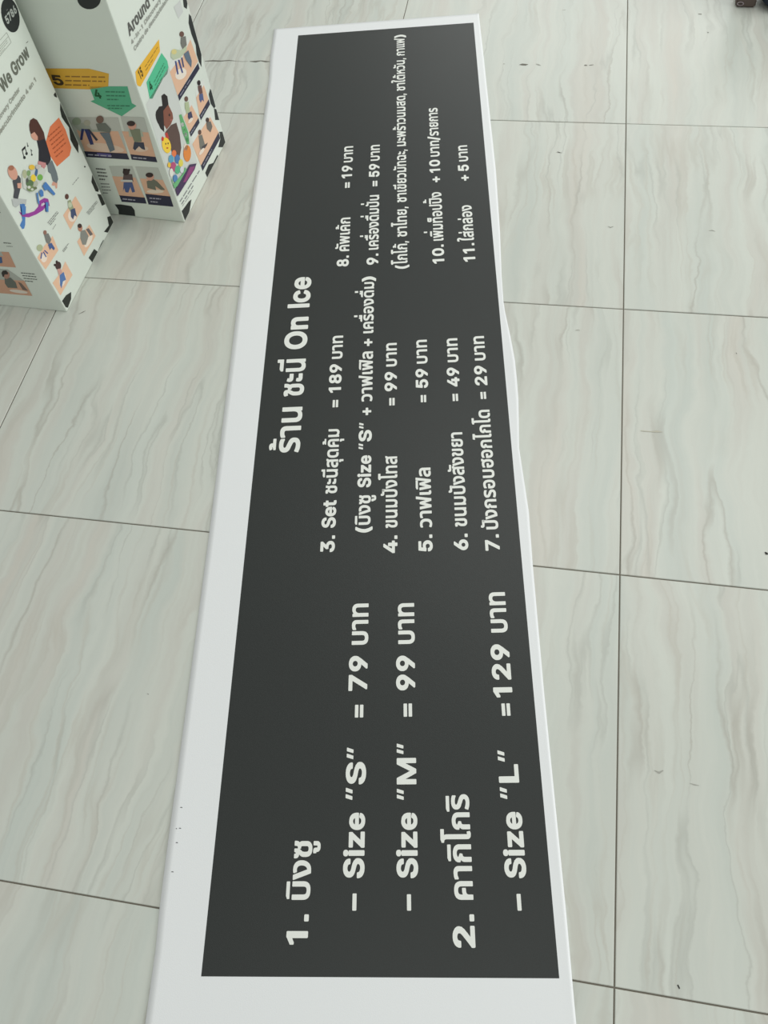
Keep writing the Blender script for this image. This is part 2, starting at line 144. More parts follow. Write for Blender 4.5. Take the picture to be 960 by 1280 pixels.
2013 358 -20,165 -3,161 361,162 370,165 376,177 376,257 369,267 353,271 -11,270 -22,265 -27,253 -27,181 -25,173
0e01 608 519,-27 531,-26 539,-23 544,-15 546,-7 546,373 542,425 533,449 531,461 515,485 511,497 499,506 483,526 463,537 455,546 436,553 423,562 379,575 339,583 291,585 235,582 191,573 183,569 155,561 145,553 119,542 111,531 93,521 83,506 70,497 63,479 54,469 50,453 43,437 39,401 39,361 42,349 50,341 63,338 103,321 95,310 83,304 75,288 64,277 52,237 49,193 49,1 53,-19 63,-26 79,-27 171,-27 183,-24 188,-19 192,-3 192,189 195,217 203,237 211,247 223,256 239,262 271,266 280,273 283,281 292,341 289,357 283,364 271,367 187,409 195,423 207,435 227,446 255,454 291,457 323,454 351,445 371,435 389,417 400,393 403,357 403,-3 405,-15 411,-23 423,-27
0e02 555 226,-33 275,-37 339,-32 395,-16 423,5 439,12 455,37 467,47 479,79 486,91 493,151 493,551 491,564 483,572 471,575 371,575 359,572 352,563 350,163 347,135 339,116 332,107 319,98 299,93 275,90 231,99 212,111 199,135 193,179 194,255 198,275 202,287 221,319 229,327 233,339 251,367 260,375 272,419 274,463 261,523 251,540 239,553 223,565 211,568 203,573 175,580 139,581 87,575 51,560 39,557 29,547 28,519 52,447 63,442 83,441 107,451 123,454 134,451 136,443 135,435 127,415 107,388 97,379 93,367 76,339 67,330 63,315 57,303 52,271 50,231 50,167 57,103 73,67 75,55 101,27 107,14 142,-5 151,-14 203,-31
0e04 622 170,-27 190,-23 196,-11 198,125 202,143 213,169 222,178 238,188 254,194 282,200 362,203 373,209 376,217 377,309 373,321 366,327 350,329 270,327 214,316 198,305 197,349 201,385 210,413 226,433 242,444 270,453 306,457 344,453 370,444 387,433 403,413 413,385 417,349 417,-3 421,-19 426,-24 438,-27 538,-27 550,-24 558,-16 560,-3 560,353 553,425 547,437 534,481 522,492 507,513 503,525 463,549 454,558 386,579 306,585 222,578 212,573 162,559 152,549 128,533 117,529 112,525 107,513 93,493 81,481 67,437 61,425 54,357 55,-11 58,-20 70,-26
0e07 545 221,-27 269,-25 309,-18 345,-8 357,1 373,6 385,17 397,22 409,36 421,42 426,53 445,71 451,85 466,105 469,117 484,145 486,157 498,189 507,241 510,297 508,345 502,389 493,425 481,446 477,461 469,469 460,489 443,505 437,517 425,523 413,537 401,541 389,551 377,555 365,563 329,574 257,580 213,577 172,569 161,561 158,549 159,529 185,451 193,446 201,445 217,445 233,450 253,452 285,448 313,435 337,413 352,385 363,349 367,301 365,269 361,237 354,209 344,185 344,181 337,168 331,161 331,157 316,137 285,114 257,108 114,565 109,571 97,575 -15,573 -22,569 -26,561 -25,533 -21,525 144,-3 146,-15 152,-23 161,-27
0e09 612 213,-33 262,-37 318,-34 362,-24 382,-12 394,-9 406,2 418,8 423,7 426,-18 430,-23 438,-26 534,-26 545,-21 549,-13 550,327 546,383 538,427 527,455 524,467 506,491 502,504 482,519 474,532 450,544 439,555 406,566 398,571 342,582 286,585 234,584 158,572 86,543 74,541 65,531 63,427 66,415 74,408 90,406 106,408 118,418 158,437 214,452 242,456 290,456 326,452 354,442 379,423 390,407 398,387 405,355 407,315 407,227 403,187 393,155 374,128 350,108 322,96 286,92 254,95 234,103 218,115 207,131 199,151 196,179 196,319 195,327 190,335 174,340 78,340 66,338 57,331 54,315 54,171 58,123 66,83 74,71 81,51 90,43 98,26 113,15 122,2 138,-4 154,-16 174,-21 182,-26
0e0a 558 275,-37 343,-32 399,-15 409,-5 426,7 439,12 444,23 458,39 467,45 479,79 486,91 493,151 493,307 487,355 480,367 470,395 460,403 460,407 475,417 480,431 487,439 497,471 503,507 504,555 500,567 491,574 387,575 371,572 363,563 358,503 355,489 345,471 335,464 327,461 287,458 277,451 275,445 274,463 261,523 252,539 239,553 223,565 211,568 203,573 179,579 147,581 87,575 51,560 39,557 29,547 28,519 52,447 63,442 83,441 107,451 123,454 134,451 136,443 135,435 127,415 107,388 97,379 93,367 76,339 67,330 56,299 50,239 50,163 57,103 73,67 75,55 101,27 107,14 142,-5 151,-14 203,-31;275,90 231,99 212,111 199,135 193,179 194,255 198,275 202,287 221,319 229,327 233,339 251,367 260,375 271,414 274,407 274,367 278,355 287,349 319,347 337,339 343,331 348,319 350,295 350,163 347,134 339,116 331,106 319,98 303,93
0e0b 564 228,-33 277,-37 341,-32 397,-17 429,6 442,11 449,24 475,51 478,63 493,93 500,147 500,295 499,327 494,355 489,363 485,380 477,387 473,399 464,407 480,419 484,431 494,443 497,459 503,471 508,507 510,551 508,563 501,572 485,575 389,575 377,572 369,563 364,503 361,489 351,471 341,464 333,461 293,458 294,555 290,567 281,574 213,575 201,572 193,564 190,551 178,527 169,521 157,519 154,523 147,563 137,573 37,575 25,571 19,563 17,519 21,487 29,459 41,447 45,437 57,431 65,421 89,410 117,406 121,403 118,395 89,356 79,347 73,329 66,319 58,283 55,239 55,167 62,103 69,91 80,55 92,43 113,13 125,8 144,-5 153,-14 205,-31;273,91 237,97 225,103 210,119 200,151 198,239 205,287 224,319 237,335 247,343 251,355 269,383 277,390 280,387 281,362 289,351 329,346 341,341 351,331 356,315 357,299 357,163 354,135 348,119 337,107 333,107 325,99 305,93
0e14 624 217,-33 265,-37 317,-34 361,-22 367,-17 370,-9 371,11 361,83 357,93 349,98 333,99 305,93 281,91 257,93 233,102 213,119 197,143 181,199 176,267 178,323 184,363 198,399 207,415 221,431 240,443 281,455 305,457 349,453 381,443 398,431 409,415 417,391 420,355 420,-1 423,-17 429,-24 441,-27 541,-27 553,-24 561,-13 562,371 558,415 550,451 542,463 534,487 525,495 513,517 501,523 485,541 473,545 454,559 425,568 413,574 365,582 301,585 261,584 189,569 173,561 161,558 145,546 133,542 124,531 105,519 100,507 85,493 77,475 67,463 58,435 53,427 41,379 35,331 33,271 35,211 41,163 53,115 60,103 70,71 78,63 88,47 92,35 113,19 121,7 149,-7 161,-18 193,-26 205,-32
0e15 644 220,-33 272,-37 328,-33 372,-20 378,-13 380,-1 370,83 364,94 356,97 344,98 316,93 288,91 256,94 236,101 220,112 207,127 208,131 197,147 190,171 180,239 181,347 188,395 197,427 211,447 220,454 232,456 252,451 256,447 261,435 267,407 272,401 284,397 360,398 368,402 372,407 376,435 384,451 392,455 408,456 424,454 432,447 437,435 439,415 440,-13 448,-24 460,-27 564,-27 572,-25 580,-17 582,-1 582,419 578,471 567,499 564,512 548,531 543,543 520,557 511,567 468,581 424,585 392,584 364,579 344,573 320,558 309,563 300,571 280,579 256,584 220,585 180,581 146,571 132,560 116,554 104,537 92,530 80,505 71,495 69,483 56,456 45,411 38,351 36,283 38,223 44,171 56,119 61,111 71,75 80,66 89,51 93,39 117,19 124,7 140,0 164,-18
0e17 617 173,-27 185,-26 193,-23 198,-15 200,-7 200,317 202,345 209,373 218,397 225,404 225,409 237,420 239,425 253,437 261,439 273,447 293,454 317,456 349,453 373,445 389,433 401,417 409,393 412,357 412,-3 416,-19 421,-24 433,-27 533,-27 545,-24 553,-16 555,-3 555,365 552,417 544,457 533,477 529,493 520,501 509,523 497,529 485,544 473,548 457,562 441,566 421,575 385,583 337,585 289,582 245,571 225,560 212,557 200,545 183,537 177,531 170,565 161,573 77,575 65,571 60,565 57,549 58,-11 61,-20 73,-26
0e19 621 270,-37 322,-33 362,-25 382,-13 398,-8 409,3 422,9 426,-17 430,-22 438,-26 534,-27 542,-25 550,-17 552,-1 552,551 550,564 542,572 530,575 430,575 418,572 413,567 409,551 409,235 405,187 392,151 378,129 357,111 326,97 290,92 258,95 234,105 221,115 209,131 200,155 197,191 197,551 194,566 190,571 178,575 78,575 62,571 56,563 54,551 54,179 57,131 66,88 72,79 80,55 94,39 98,27 111,19 124,3 142,-4 151,-13 166,-17 186,-27 222,-34
0e1a 612 253,-33 306,-37 382,-31 446,-11 478,15 494,23 499,35 514,58 524,67 537,111 543,123 550,195 550,551 546,567 538,573 426,575 414,571 410,566 407,551 407,199 403,159 394,133 382,116 366,105 338,95 302,91 266,95 238,104 222,116 210,133 201,159 197,199 197,551 194,566 190,571 178,575 78,575 62,571 56,563 54,551 54,195 61,123 67,111 80,67 90,58 105,35 110,23 126,15 158,-11 170,-13 218,-30
0e1b 613 253,-33 306,-37 382,-31 446,-11 478,15 494,23 501,39 526,71 528,83 543,123 550,195 550,747 547,763 538,770 426,772 414,768 408,759 407,199 404,163 395,135 382,116 362,103 338,95 302,91 266,95 238,104 222,116 209,135 200,163 197,199 197,551 193,567 186,573 178,575 78,575 62,571 56,563 54,551 54,195 61,123 67,111 80,67 90,58 105,35 110,23 126,15 158,-11 170,-13 218,-30
0e1e 703 121,-23 134,-27 230,-27 242,-25 250,-19 346,301 445,-19 454,-26 466,-27 562,-27 570,-25 578,-20 581,-11 680,537 681,557 676,569 670,573 658,575 558,575 546,573 538,565 490,281 409,561 402,571 390,575 306,575 294,573 286,566 217,325 209,289 206,283 202,282 197,321 156,565 150,572 138,575 34,575 19,569 14,557 15,537 114,-11
0e1f 690 117,-23 130,-27 226,-27 238,-25 246,-19 342,297 351,273 440,-19 450,-26 466,-27 558,-27 566,-25 574,-19 577,-11 688,737 687,757 684,765 679,769 666,772 566,772 554,768 548,761 486,283 482,289 405,561 398,571 386,575 302,575 290,573 282,565 213,325 202,279 197,289 156,565 148,573 134,575 34,575 25,573 18,567 14,557 15,537 110,-11
0e21 622 291,-33 350,-37 390,-35 430,-27 450,-16 462,-14 478,-1 490,3 502,18 516,27 520,39 535,55 542,78 549,91 557,127 560,175 560,551 558,564 550,572 538,575 438,575 426,572 419,563 417,191 414,155 406,131 395,115 382,105 358,95 326,92 302,94 281,99 246,120 232,135 230,142 221,155 221,159 212,179 207,203 205,231 205,551 202,566 198,571 186,575 86,575 70,571 64,563 62,547 62,-1 65,-17 70,-23 82,-27 174,-26 182,-23 186,-18 190,9 194,9 206,3 218,-9 230,-11 250,-23
0e22 602 226,-32 293,-36 369,-31 429,-15 465,9 481,16 486,28 501,46 513,56 527,100 533,112 540,184 540,552 537,566 529,573 517,575 417,575 405,571 399,564 397,552 396,160 393,144 388,136 388,132 381,124 381,120 361,103 341,96 293,91 241,96 213,109 197,128 189,152 188,168 190,192 197,208 205,218 221,226 245,233 309,236 321,244 324,256 324,332 322,344 313,352 225,361 205,369 196,376 189,388 185,412 187,424 195,440 205,448 217,452 241,455 273,452 301,444 317,445 325,448 330,456 347,528 348,548 344,560 337,565 289,579 233,582 181,579 149,572 137,565 117,558 107,548 93,542 88,532 75,524 69,510 59,500 56,488 49,476 44,452 41,420 43,384 48,360 55,348 59,336 85,304 93,301 96,296 93,291 85,287 69,268 67,260 60,252 58,240 50,224 46,200 44,156 47,116 55,84 62,72 69,51 79,44 89,26 101,20 113,5 136,-4 145,-12 173,-20 185,-26
0e23 496 168,-33 233,-37 293,-35 341,-25 349,-20 377,-12 389,-2 409,6 421,21 433,27 441,43 453,54 457,68 465,79 474,115 476,159 473,191 464,223 455,235 449,251 437,259 430,271 416,279 406,291 389,298 381,306 298,339 289,345 277,348 205,376 171,399 163,415 169,432 181,443 185,443 193,449 221,456 257,458 317,453 369,441 409,424 425,424 436,427 441,431 445,443 445,535 440,547 425,553 417,560 361,577 269,585 209,583 161,576 137,566 125,564 113,556 93,550 83,539 66,531 60,519 46,507 42,495 32,483 23,451 20,423 23,375 33,340 42,331 48,315 59,307 65,295 81,286 89,275 105,269 121,257 133,254 217,220 225,214 237,212 297,187 325,166 332,147 329,127 321,115 310,107 305,107 293,99 265,93 237,91 177,97 121,110 77,127 57,128 45,123 40,115 21,55 14,43 13,23 17,10 25,4 37,2 113,-24
0e25 579 230,-37 290,-33 334,-21 341,-17 345,-9 346,11 331,83 326,93 314,98 294,97 274,92 246,89 222,91 198,97 182,107 175,115 169,127 166,147 170,171 178,186 193,199 198,199 218,211 262,220 318,227 370,231 374,230 375,227 375,-5 380,-21 386,-25 398,-27 498,-27 510,-23 516,-13 517,371 516,411 510,439 502,470 495,479 490,495 481,503 477,515 466,522 462,532 446,541 438,550 426,554 418,561 386,573 322,584 234,584 158,571 146,565 74,541 66,531 65,427 69,415 74,410 86,407 106,408 118,416 186,446 242,457 274,458 310,455 339,447 354,438 362,427 372,399 374,360 298,355 214,346 142,326 134,319 106,304 92,299 66,269 52,259 49,247 30,211 22,155 22,139 28,87 42,59 46,43 67,23 74,10 102,-5 114,-17 166,-33
0e27 500 191,-37 279,-26 291,-19 343,1 351,13 379,39 393,47 399,63 419,98 428,107 448,183 456,271 453,339 443,393 430,427 428,439 411,467 407,479 384,503 375,519 363,524 339,547 325,551 295,567 239,581 171,585 95,579 39,558 27,556 17,547 15,535 15,451 20,435 31,430 51,429 107,451 163,457 215,450 247,437 275,413 294,379 306,335 311,275 306,219 295,171 275,135 247,109 219,96 183,91 123,99 79,122 51,121 43,115 19,53 13,43 12,15 16,7 22,3 35,0 103,-28
0e2a 580 230,-37 290,-33 334,-21 341,-17 345,-9 346,11 331,83 326,93 314,98 294,97 274,92 246,89 222,91 198,97 182,107 175,115 169,127 166,147 170,171 178,186 193,199 198,199 218,211 262,220 330,228 370,231 374,230 375,227 375,-5 380,-21 386,-25 398,-27 494,-27 506,-25 515,-17 517,-1 517,375 515,411 502,471 506,475 515,479 522,488 532,495 535,503 543,511 548,523 553,531 559,555 561,591 557,603 550,609 538,611 434,610 424,603 415,567 406,562 398,564 386,572 358,579 326,584 234,584 158,571 90,545 78,543 68,535 65,523 65,427 69,415 74,410 86,407 106,408 118,416 186,446 242,457 274,458 310,455 339,447 354,438 362,427 372,399 374,360 298,355 214,346 142,326 134,319 106,304 92,299 66,269 52,259 49,247 30,211 22,155 22,139 28,87 42,59 46,43 67,23 74,10 102,-5 114,-17 166,-33
0e2b 595 178,-27 198,-23 204,-11 205,193 298,289 318,287 354,277 374,265 390,245 398,225 402,189 402,-3 406,-20 414,-25 422,-27 518,-27 534,-25 541,-19 545,-3 545,201 543,241 533,281 526,293 520,313 507,329 502,341 486,353 479,365 462,373 450,385 434,389 409,401 523,517 536,525 540,537 540,557 538,565 530,573 518,575 406,575 390,571 380,557 206,376 205,553 200,569 186,575 86,575 73,573 65,565 62,549 63,-11 66,-20 78,-26
0e2d 582 230,-33 277,-37 341,-32 389,-21 417,-5 431,-1 453,20 467,27 472,39 482,51 493,61 505,91 513,103 528,155 535,207 538,263 535,331 526,391 521,401 511,439 502,451 489,481 478,491 469,503 463,515 434,535 425,546 393,559 381,567 329,581 261,585 181,580 113,565 75,547 61,544 55,539 52,531 51,427 53,419 61,411 73,409 93,411 105,419 141,437 197,452 253,457 289,454 317,447 345,432 355,423 367,407 378,383 387,351 393,271 391,219 385,179 377,151 366,135 365,129 353,114 338,103 333,103 321,96 297,91 273,89 233,94 217,101 205,110 197,119 189,134 182,155 176,215 181,217 281,217 289,218 297,223 301,231 302,247 302,319 297,335 289,340 281,341 61,341 49,339 40,331 35,275 33,215 40,139 59,75 70,63 87,39 93,25 106,19 126,3 137,-9 185,-24 197,-30
0e2e 568 230,-33 277,-37 337,-33 389,-21 417,-5 431,-1 453,20 465,25 482,51 494,63 505,91 513,103 527,151 535,203 538,267 536,327 530,375 517,423 509,435 497,467 506,475 517,479 522,487 533,495 537,504 544,511 554,531 560,555 562,587 560,599 553,608 537,611 433,609 423,599 416,567 409,560 401,557 389,560 373,570 341,578 305,583 257,585 181,580 113,565 75,547 61,544 53,535 51,523 51,431 53,419 61,411 73,409 93,411 105,420 137,435 193,452 225,456 277,455 313,449 337,438 353,424 365,408 377,383 387,351 393,271 391,219 385,179 377,151 366,135 365,129 353,114 338,103 333,103 321,96 297,91 273,89 233,94 217,101 205,110 197,119 189,134 182,155 176,215 181,217 281,217 289,218 297,223 301,231 302,247 302,319 297,335 289,340 281,341 61,341 45,337 39,327 33,215 40,139 59,75 70,63 87,39 93,25 106,19 126,3 137,-9 185,-24 197,-30
0e30 346 109,41 120,38 152,37 304,37 316,40 322,45 326,57 326,137 324,150 316,158 304,161 160,161 151,165 156,185 157,201 154,213 148,220 64,235 39,233 31,225 25,205 19,197 12,157 13,137 25,93 36,76 52,63 89,45;109,321 120,318 152,317 304,317 316,320 322,325 326,337 326,417 324,430 316,438 304,441 160,441 151,445 156,465 157,481 154,493 148,500 64,515 39,513 31,505 25,485 19,477 12,437 13,417 25,373 36,356 52,343 89,325
0e31 0 42,612 58,615 63,620 65,628 65,708 62,719 56,724 46,726 -218,727 -222,740 -218,756 -218,776 -222,784 -226,787 -310,802 -329,800 -336,792 -338,784 -350,760 -354,724 -353,708 -338,660 -314,636 -306,633 -298,626 -274,618 -246,613
0e32 414 217,-23 231,-27 331,-27 344,-23 351,-13 352,405 349,449 342,481 332,497 327,513 317,521 311,534 295,543 287,554 271,560 259,569 231,577 199,582 159,585 55,574 7,556 -5,553 -14,545 -17,533 -17,445 -13,428 -1,422 23,422 79,449 139,457 167,454 184,449 195,441 200,433 207,413 209,-3 211,-15
0e34 0 -89,612 -73,615 -68,620 -66,628 -67,716 -71,724 -81,729 -449,729 -517,698 -529,695 -536,684 -536,624 -531,616 -521,612
0e35 0 -89,612 -72,616 -67,624 -66,632 -65,792 -69,804 -81,810 -177,810 -189,806 -195,796 -195,732 -197,729 -449,729 -517,698 -529,695 -536,684 -536,624 -531,616 -521,612
0e37 0 -89,612 -72,616 -67,624 -66,632 -66,792 -70,804 -81,810 -165,810 -177,808 -181,804 -185,796 -185,732 -189,729 -209,729 -211,732 -211,792 -212,800 -217,806 -229,810 -321,809 -327,804 -331,796 -331,732 -333,729 -452,728 -517,698 -529,695 -536,684 -536,624 -531,616 -521,612
0e38 0 -90,-284 -74,-281 -69,-276 -67,-268 -67,-120 -70,-96 -78,-76 -87,-64 -98,-58 -103,-52 -130,-43 -166,-41 -194,-44 -234,-53 -240,-60 -242,-76 -233,-148 -230,-152 -222,-156 -206,-157 -194,-154 -192,-156 -192,-264 -190,-276 -182,-282 -174,-284
0e39 0 -219,-288 -171,-285 -135,-275 -119,-264 -107,-260 -95,-243 -85,-236 -71,-205 -66,-172 -66,-64 -67,-56 -71,-49 -87,-44 -171,-44 -184,-48 -190,-60 -191,-164 -193,-172 -199,-177 -219,-181 -231,-180 -243,-176 -247,-171 -250,-160 -250,-120 -253,-96 -259,-78 -268,-64 -284,-52 -307,-44 -339,-41 -367,-42 -399,-48 -406,-52 -410,-60 -411,-72 -404,-140 -400,-148 -395,-152 -375,-153 -373,-156 -368,-208 -358,-224 -355,-236 -343,-245 -332,-260 -319,-265 -303,-276 -267,-285
0e40 303 205,-37 253,-33 265,-27 293,-20 301,-13 304,3 291,83 287,91 273,97 257,97 229,90 217,91 213,95 211,559 205,571 193,575 85,574 73,567 69,551 69,95 72,59 79,31 85,23 89,11 97,5 103,-5 117,-16 141,-27
0e41 576 205,-37 253,-33 265,-27 293,-20 301,-13 304,3 291,83 287,91 273,97 257,97 229,90 217,91 213,95 211,559 205,571 193,575 85,574 73,567 69,551 69,95 72,59 79,31 85,23 89,11 97,5 103,-5 117,-16 141,-27;453,-33 477,-37 521,-34 565,-20 571,-17 576,-9 577,15 564,83 560,91 545,97 529,97 501,90 489,92 486,95 483,563 477,571 465,575 357,574 346,567 342,551 342,95 345,59 352,31 358,23 362,11 377,-6 385,-9 392,-17 401,-20 409,-26
0e42 316 194,-33 218,-37 267,-33 310,-18 317,-9 318,3 305,83 301,91 286,97 270,97 242,90 230,92 227,95 226,631 224,667 218,695 207,727 210,729 354,729 370,733 375,739 377,751 377,831 374,844 370,849 362,852 74,853 6,822 -7,819 -13,815 -17,807 -18,751 -14,737 -6,731 30,727 50,719 62,711 71,699 80,675 83,643 83,91 86,59 91,35 99,23 103,11 110,6 117,-5 126,-9 133,-17 154,-27
0e43 297 196,-37 240,-34 280,-21 288,-17 294,-5 294,15 281,83 277,91 271,95 260,97 244,96 232,92 216,90 207,91 203,95 202,479 208,517 239,563 249,571 254,583 276,618 284,625 288,639 295,651 301,679 303,711 298,763 289,779 280,802 263,815 256,827 240,833 220,847 180,858 136,861 52,854 16,839 4,836 -6,827 -8,815 -8,731 -4,715 8,709 28,708 68,726 120,735 136,733 152,728 157,723 162,703 157,683 154,679 154,675 128,638 116,627 112,617 96,595 84,584 80,571 65,543 59,487 59,95 62,59 68,32 75,23 79,11 88,4 93,-5 108,-16 132,-27
0e44 312 194,-33 220,-37 267,-33 308,-19 315,-13 318,-5 318,15 305,83 301,91 295,95 284,97 268,96 256,92 240,90 232,91 227,95 226,639 229,679 235,699 244,710 260,721 264,721 276,727 308,731 317,739 319,755 318,839 312,849 296,853 -4,852 -14,843 -33,783 -38,771 -40,747 -35,735 -20,729 100,729 106,727 91,703 83,631 83,95 86,59 92,31 99,23 103,11 112,4 117,-5 132,-16 152,-26
0e47 0 -335,601 -318,600 -306,603 -298,613 -278,631 -270,621 -242,604 -218,598 -198,597 -154,601 -130,609 -118,621 -106,627 -98,641 -89,649 -79,681 -76,737 -80,749 -86,754 -166,755 -178,753 -186,745 -187,721 -192,705 -202,702 -213,705 -218,709 -232,745 -234,749 -242,754 -274,755 -286,753 -296,741 -334,707 -338,706 -346,710 -350,717 -353,733 -346,754 -326,763 -98,763 -86,765 -78,773 -77,781 -77,853 -82,864 -98,869 -358,868 -382,863 -402,855 -410,849 -422,844 -427,837 -438,829 -442,820 -451,813 -455,801 -461,793 -468,765 -470,729 -466,693 -454,661 -450,655 -438,645 -430,633 -410,623 -402,615 -366,603
0e48 0 -195,616 -181,612 -85,612 -77,614 -69,620 -67,632 -67,848 -69,860 -77,868 -185,869 -193,867 -199,860 -201,848 -201,632 -200,624
0e49 0 -385,616 -371,612 -47,613 -39,618 -35,628 -36,716 -41,724 -51,728 -179,728 -176,760 -178,792 -188,816 -196,824 -203,836 -215,842 -223,851 -251,861 -287,863 -335,857 -347,849 -386,832 -390,824 -390,804 -365,740 -355,736 -339,736 -323,744 -311,746 -305,744 -302,736 -307,729 -335,713 -379,701 -387,696 -391,684 -391,632 -390,624"""
def area2(P):
    return sum(P[i][0]*P[(i+1) % len(P)][1]-P[(i+1) % len(P)][0]*P[i][1] for i in range(len(P)))/2
def inside(p, P):
    c = False; x, y = p
    for i in range(len(P)):
        (x1, y1), (x2, y2) = P[i], P[i-1]
        if (y1 > y) != (y2 > y) and x < (x2-x1)*(y-y1)/(y2-y1)+x1: c = not c
    return c
for line in RAW.split('\n'):
    p = line.split(' ', 2)
    cs = []
    if len(p) > 2 and p[2].strip():
        for c in p[2].split(';'):
            P = [tuple(map(float, q.split(','))) for q in c.split(' ')]
            Q = [P[0]]
            for q in P[1:]:
                if abs(q[0]-Q[-1][0])+abs(q[1]-Q[-1][1]) > 1.5: Q.append(q)
            if abs(Q[0][0]-Q[-1][0])+abs(Q[0][1]-Q[-1][1]) <= 1.5: Q.pop()
            cs.append(Q)
    GLYPHS[chr(int(p[0], 16))] = (int(p[1]), cs)
GLYPHS[' '] = (200, [])

TESS = {}
def glyph_mesh(ch):
    """filled outline: (verts, faces) in em/1000"""
    key = ch
    if key in TESS: return TESS[key]
    cs = GLYPHS[ch][1]
    V, Fc = [], []
    if cs:
        big = max(cs, key=lambda c: abs(area2(c)))
        sgn = 1 if area2(big) > 0 else -1
        outs = [c for c in cs if area2(c)*sgn > 0]; holes = [c for c in cs if area2(c)*sgn <= 0]
        for o in outs:
            hs = [h for h in holes if inside(h[0], o)]
            loops = [[Vector((x, y, 0)) for x, y in l] for l in [o]+hs]
            flat = [v for l in loops for v in l]; b0 = len(V)
            tr = tessellate_polygon(loops)
            V += [(v.x, v.y) for v in flat]
            for t in tr:
                a_, b_, c_ = (flat[i] for i in t)
                up_ = (b_.x-a_.x)*(c_.y-a_.y)-(b_.y-a_.y)*(c_.x-a_.x) > 0
                Fc.append(tuple(b0+i for i in (t if up_ else reversed(t))))
    TESS[key] = (V, Fc)
    return TESS[key]

UPPER = '\u0e31\u0e34\u0e35\u0e36\u0e37\u0e47'      # marks above a consonant
TONE = '\u0e48\u0e49\u0e4a\u0e4b'
TALL = '\u0e1b\u0e1f'
def layout(text):
    """glyph geometry of one line: verts, faces, ink xmin, xmax"""
    V, Fc = [], []; x = 0; base = ''; has_up = None
    for ch in text:
        adv, cs = GLYPHS[ch]; dx = dy = 0; sc_ = 1; hook = 0
        if ch in UPPER or ch in TONE:
            if base in TALL: dx = -105 if base == '\u0e1b' else -90
            if ch in TONE: sc_ = 0.8; dy = 60 if has_up is None else 330
            if ch in UPPER: has_up = ch; dy = 38
        elif ch in '\u0e38\u0e39': dy = -25
        else:
            base = ch; has_up = None
            if ch in '\u0e42\u0e43\u0e44': hook = 130
        gv, gf = glyph_mesh(ch)
        if sc_ != 1: gv = [(a_, 608+(b_-608)*sc_) for a_, b_ in gv]
        if hook: gv = [(a_, b_+(hook if b_ > 560 else 0)) for a_, b_ in gv]
        b0 = len(V)
        V += [(vx+x+dx, vy+dy) for vx, vy in gv]
        Fc += [tuple(b0+i for i in t) for t in gf]
        x += adv
    xs = [v[0] for v in V]
    return V, Fc, min(xs), max(xs)

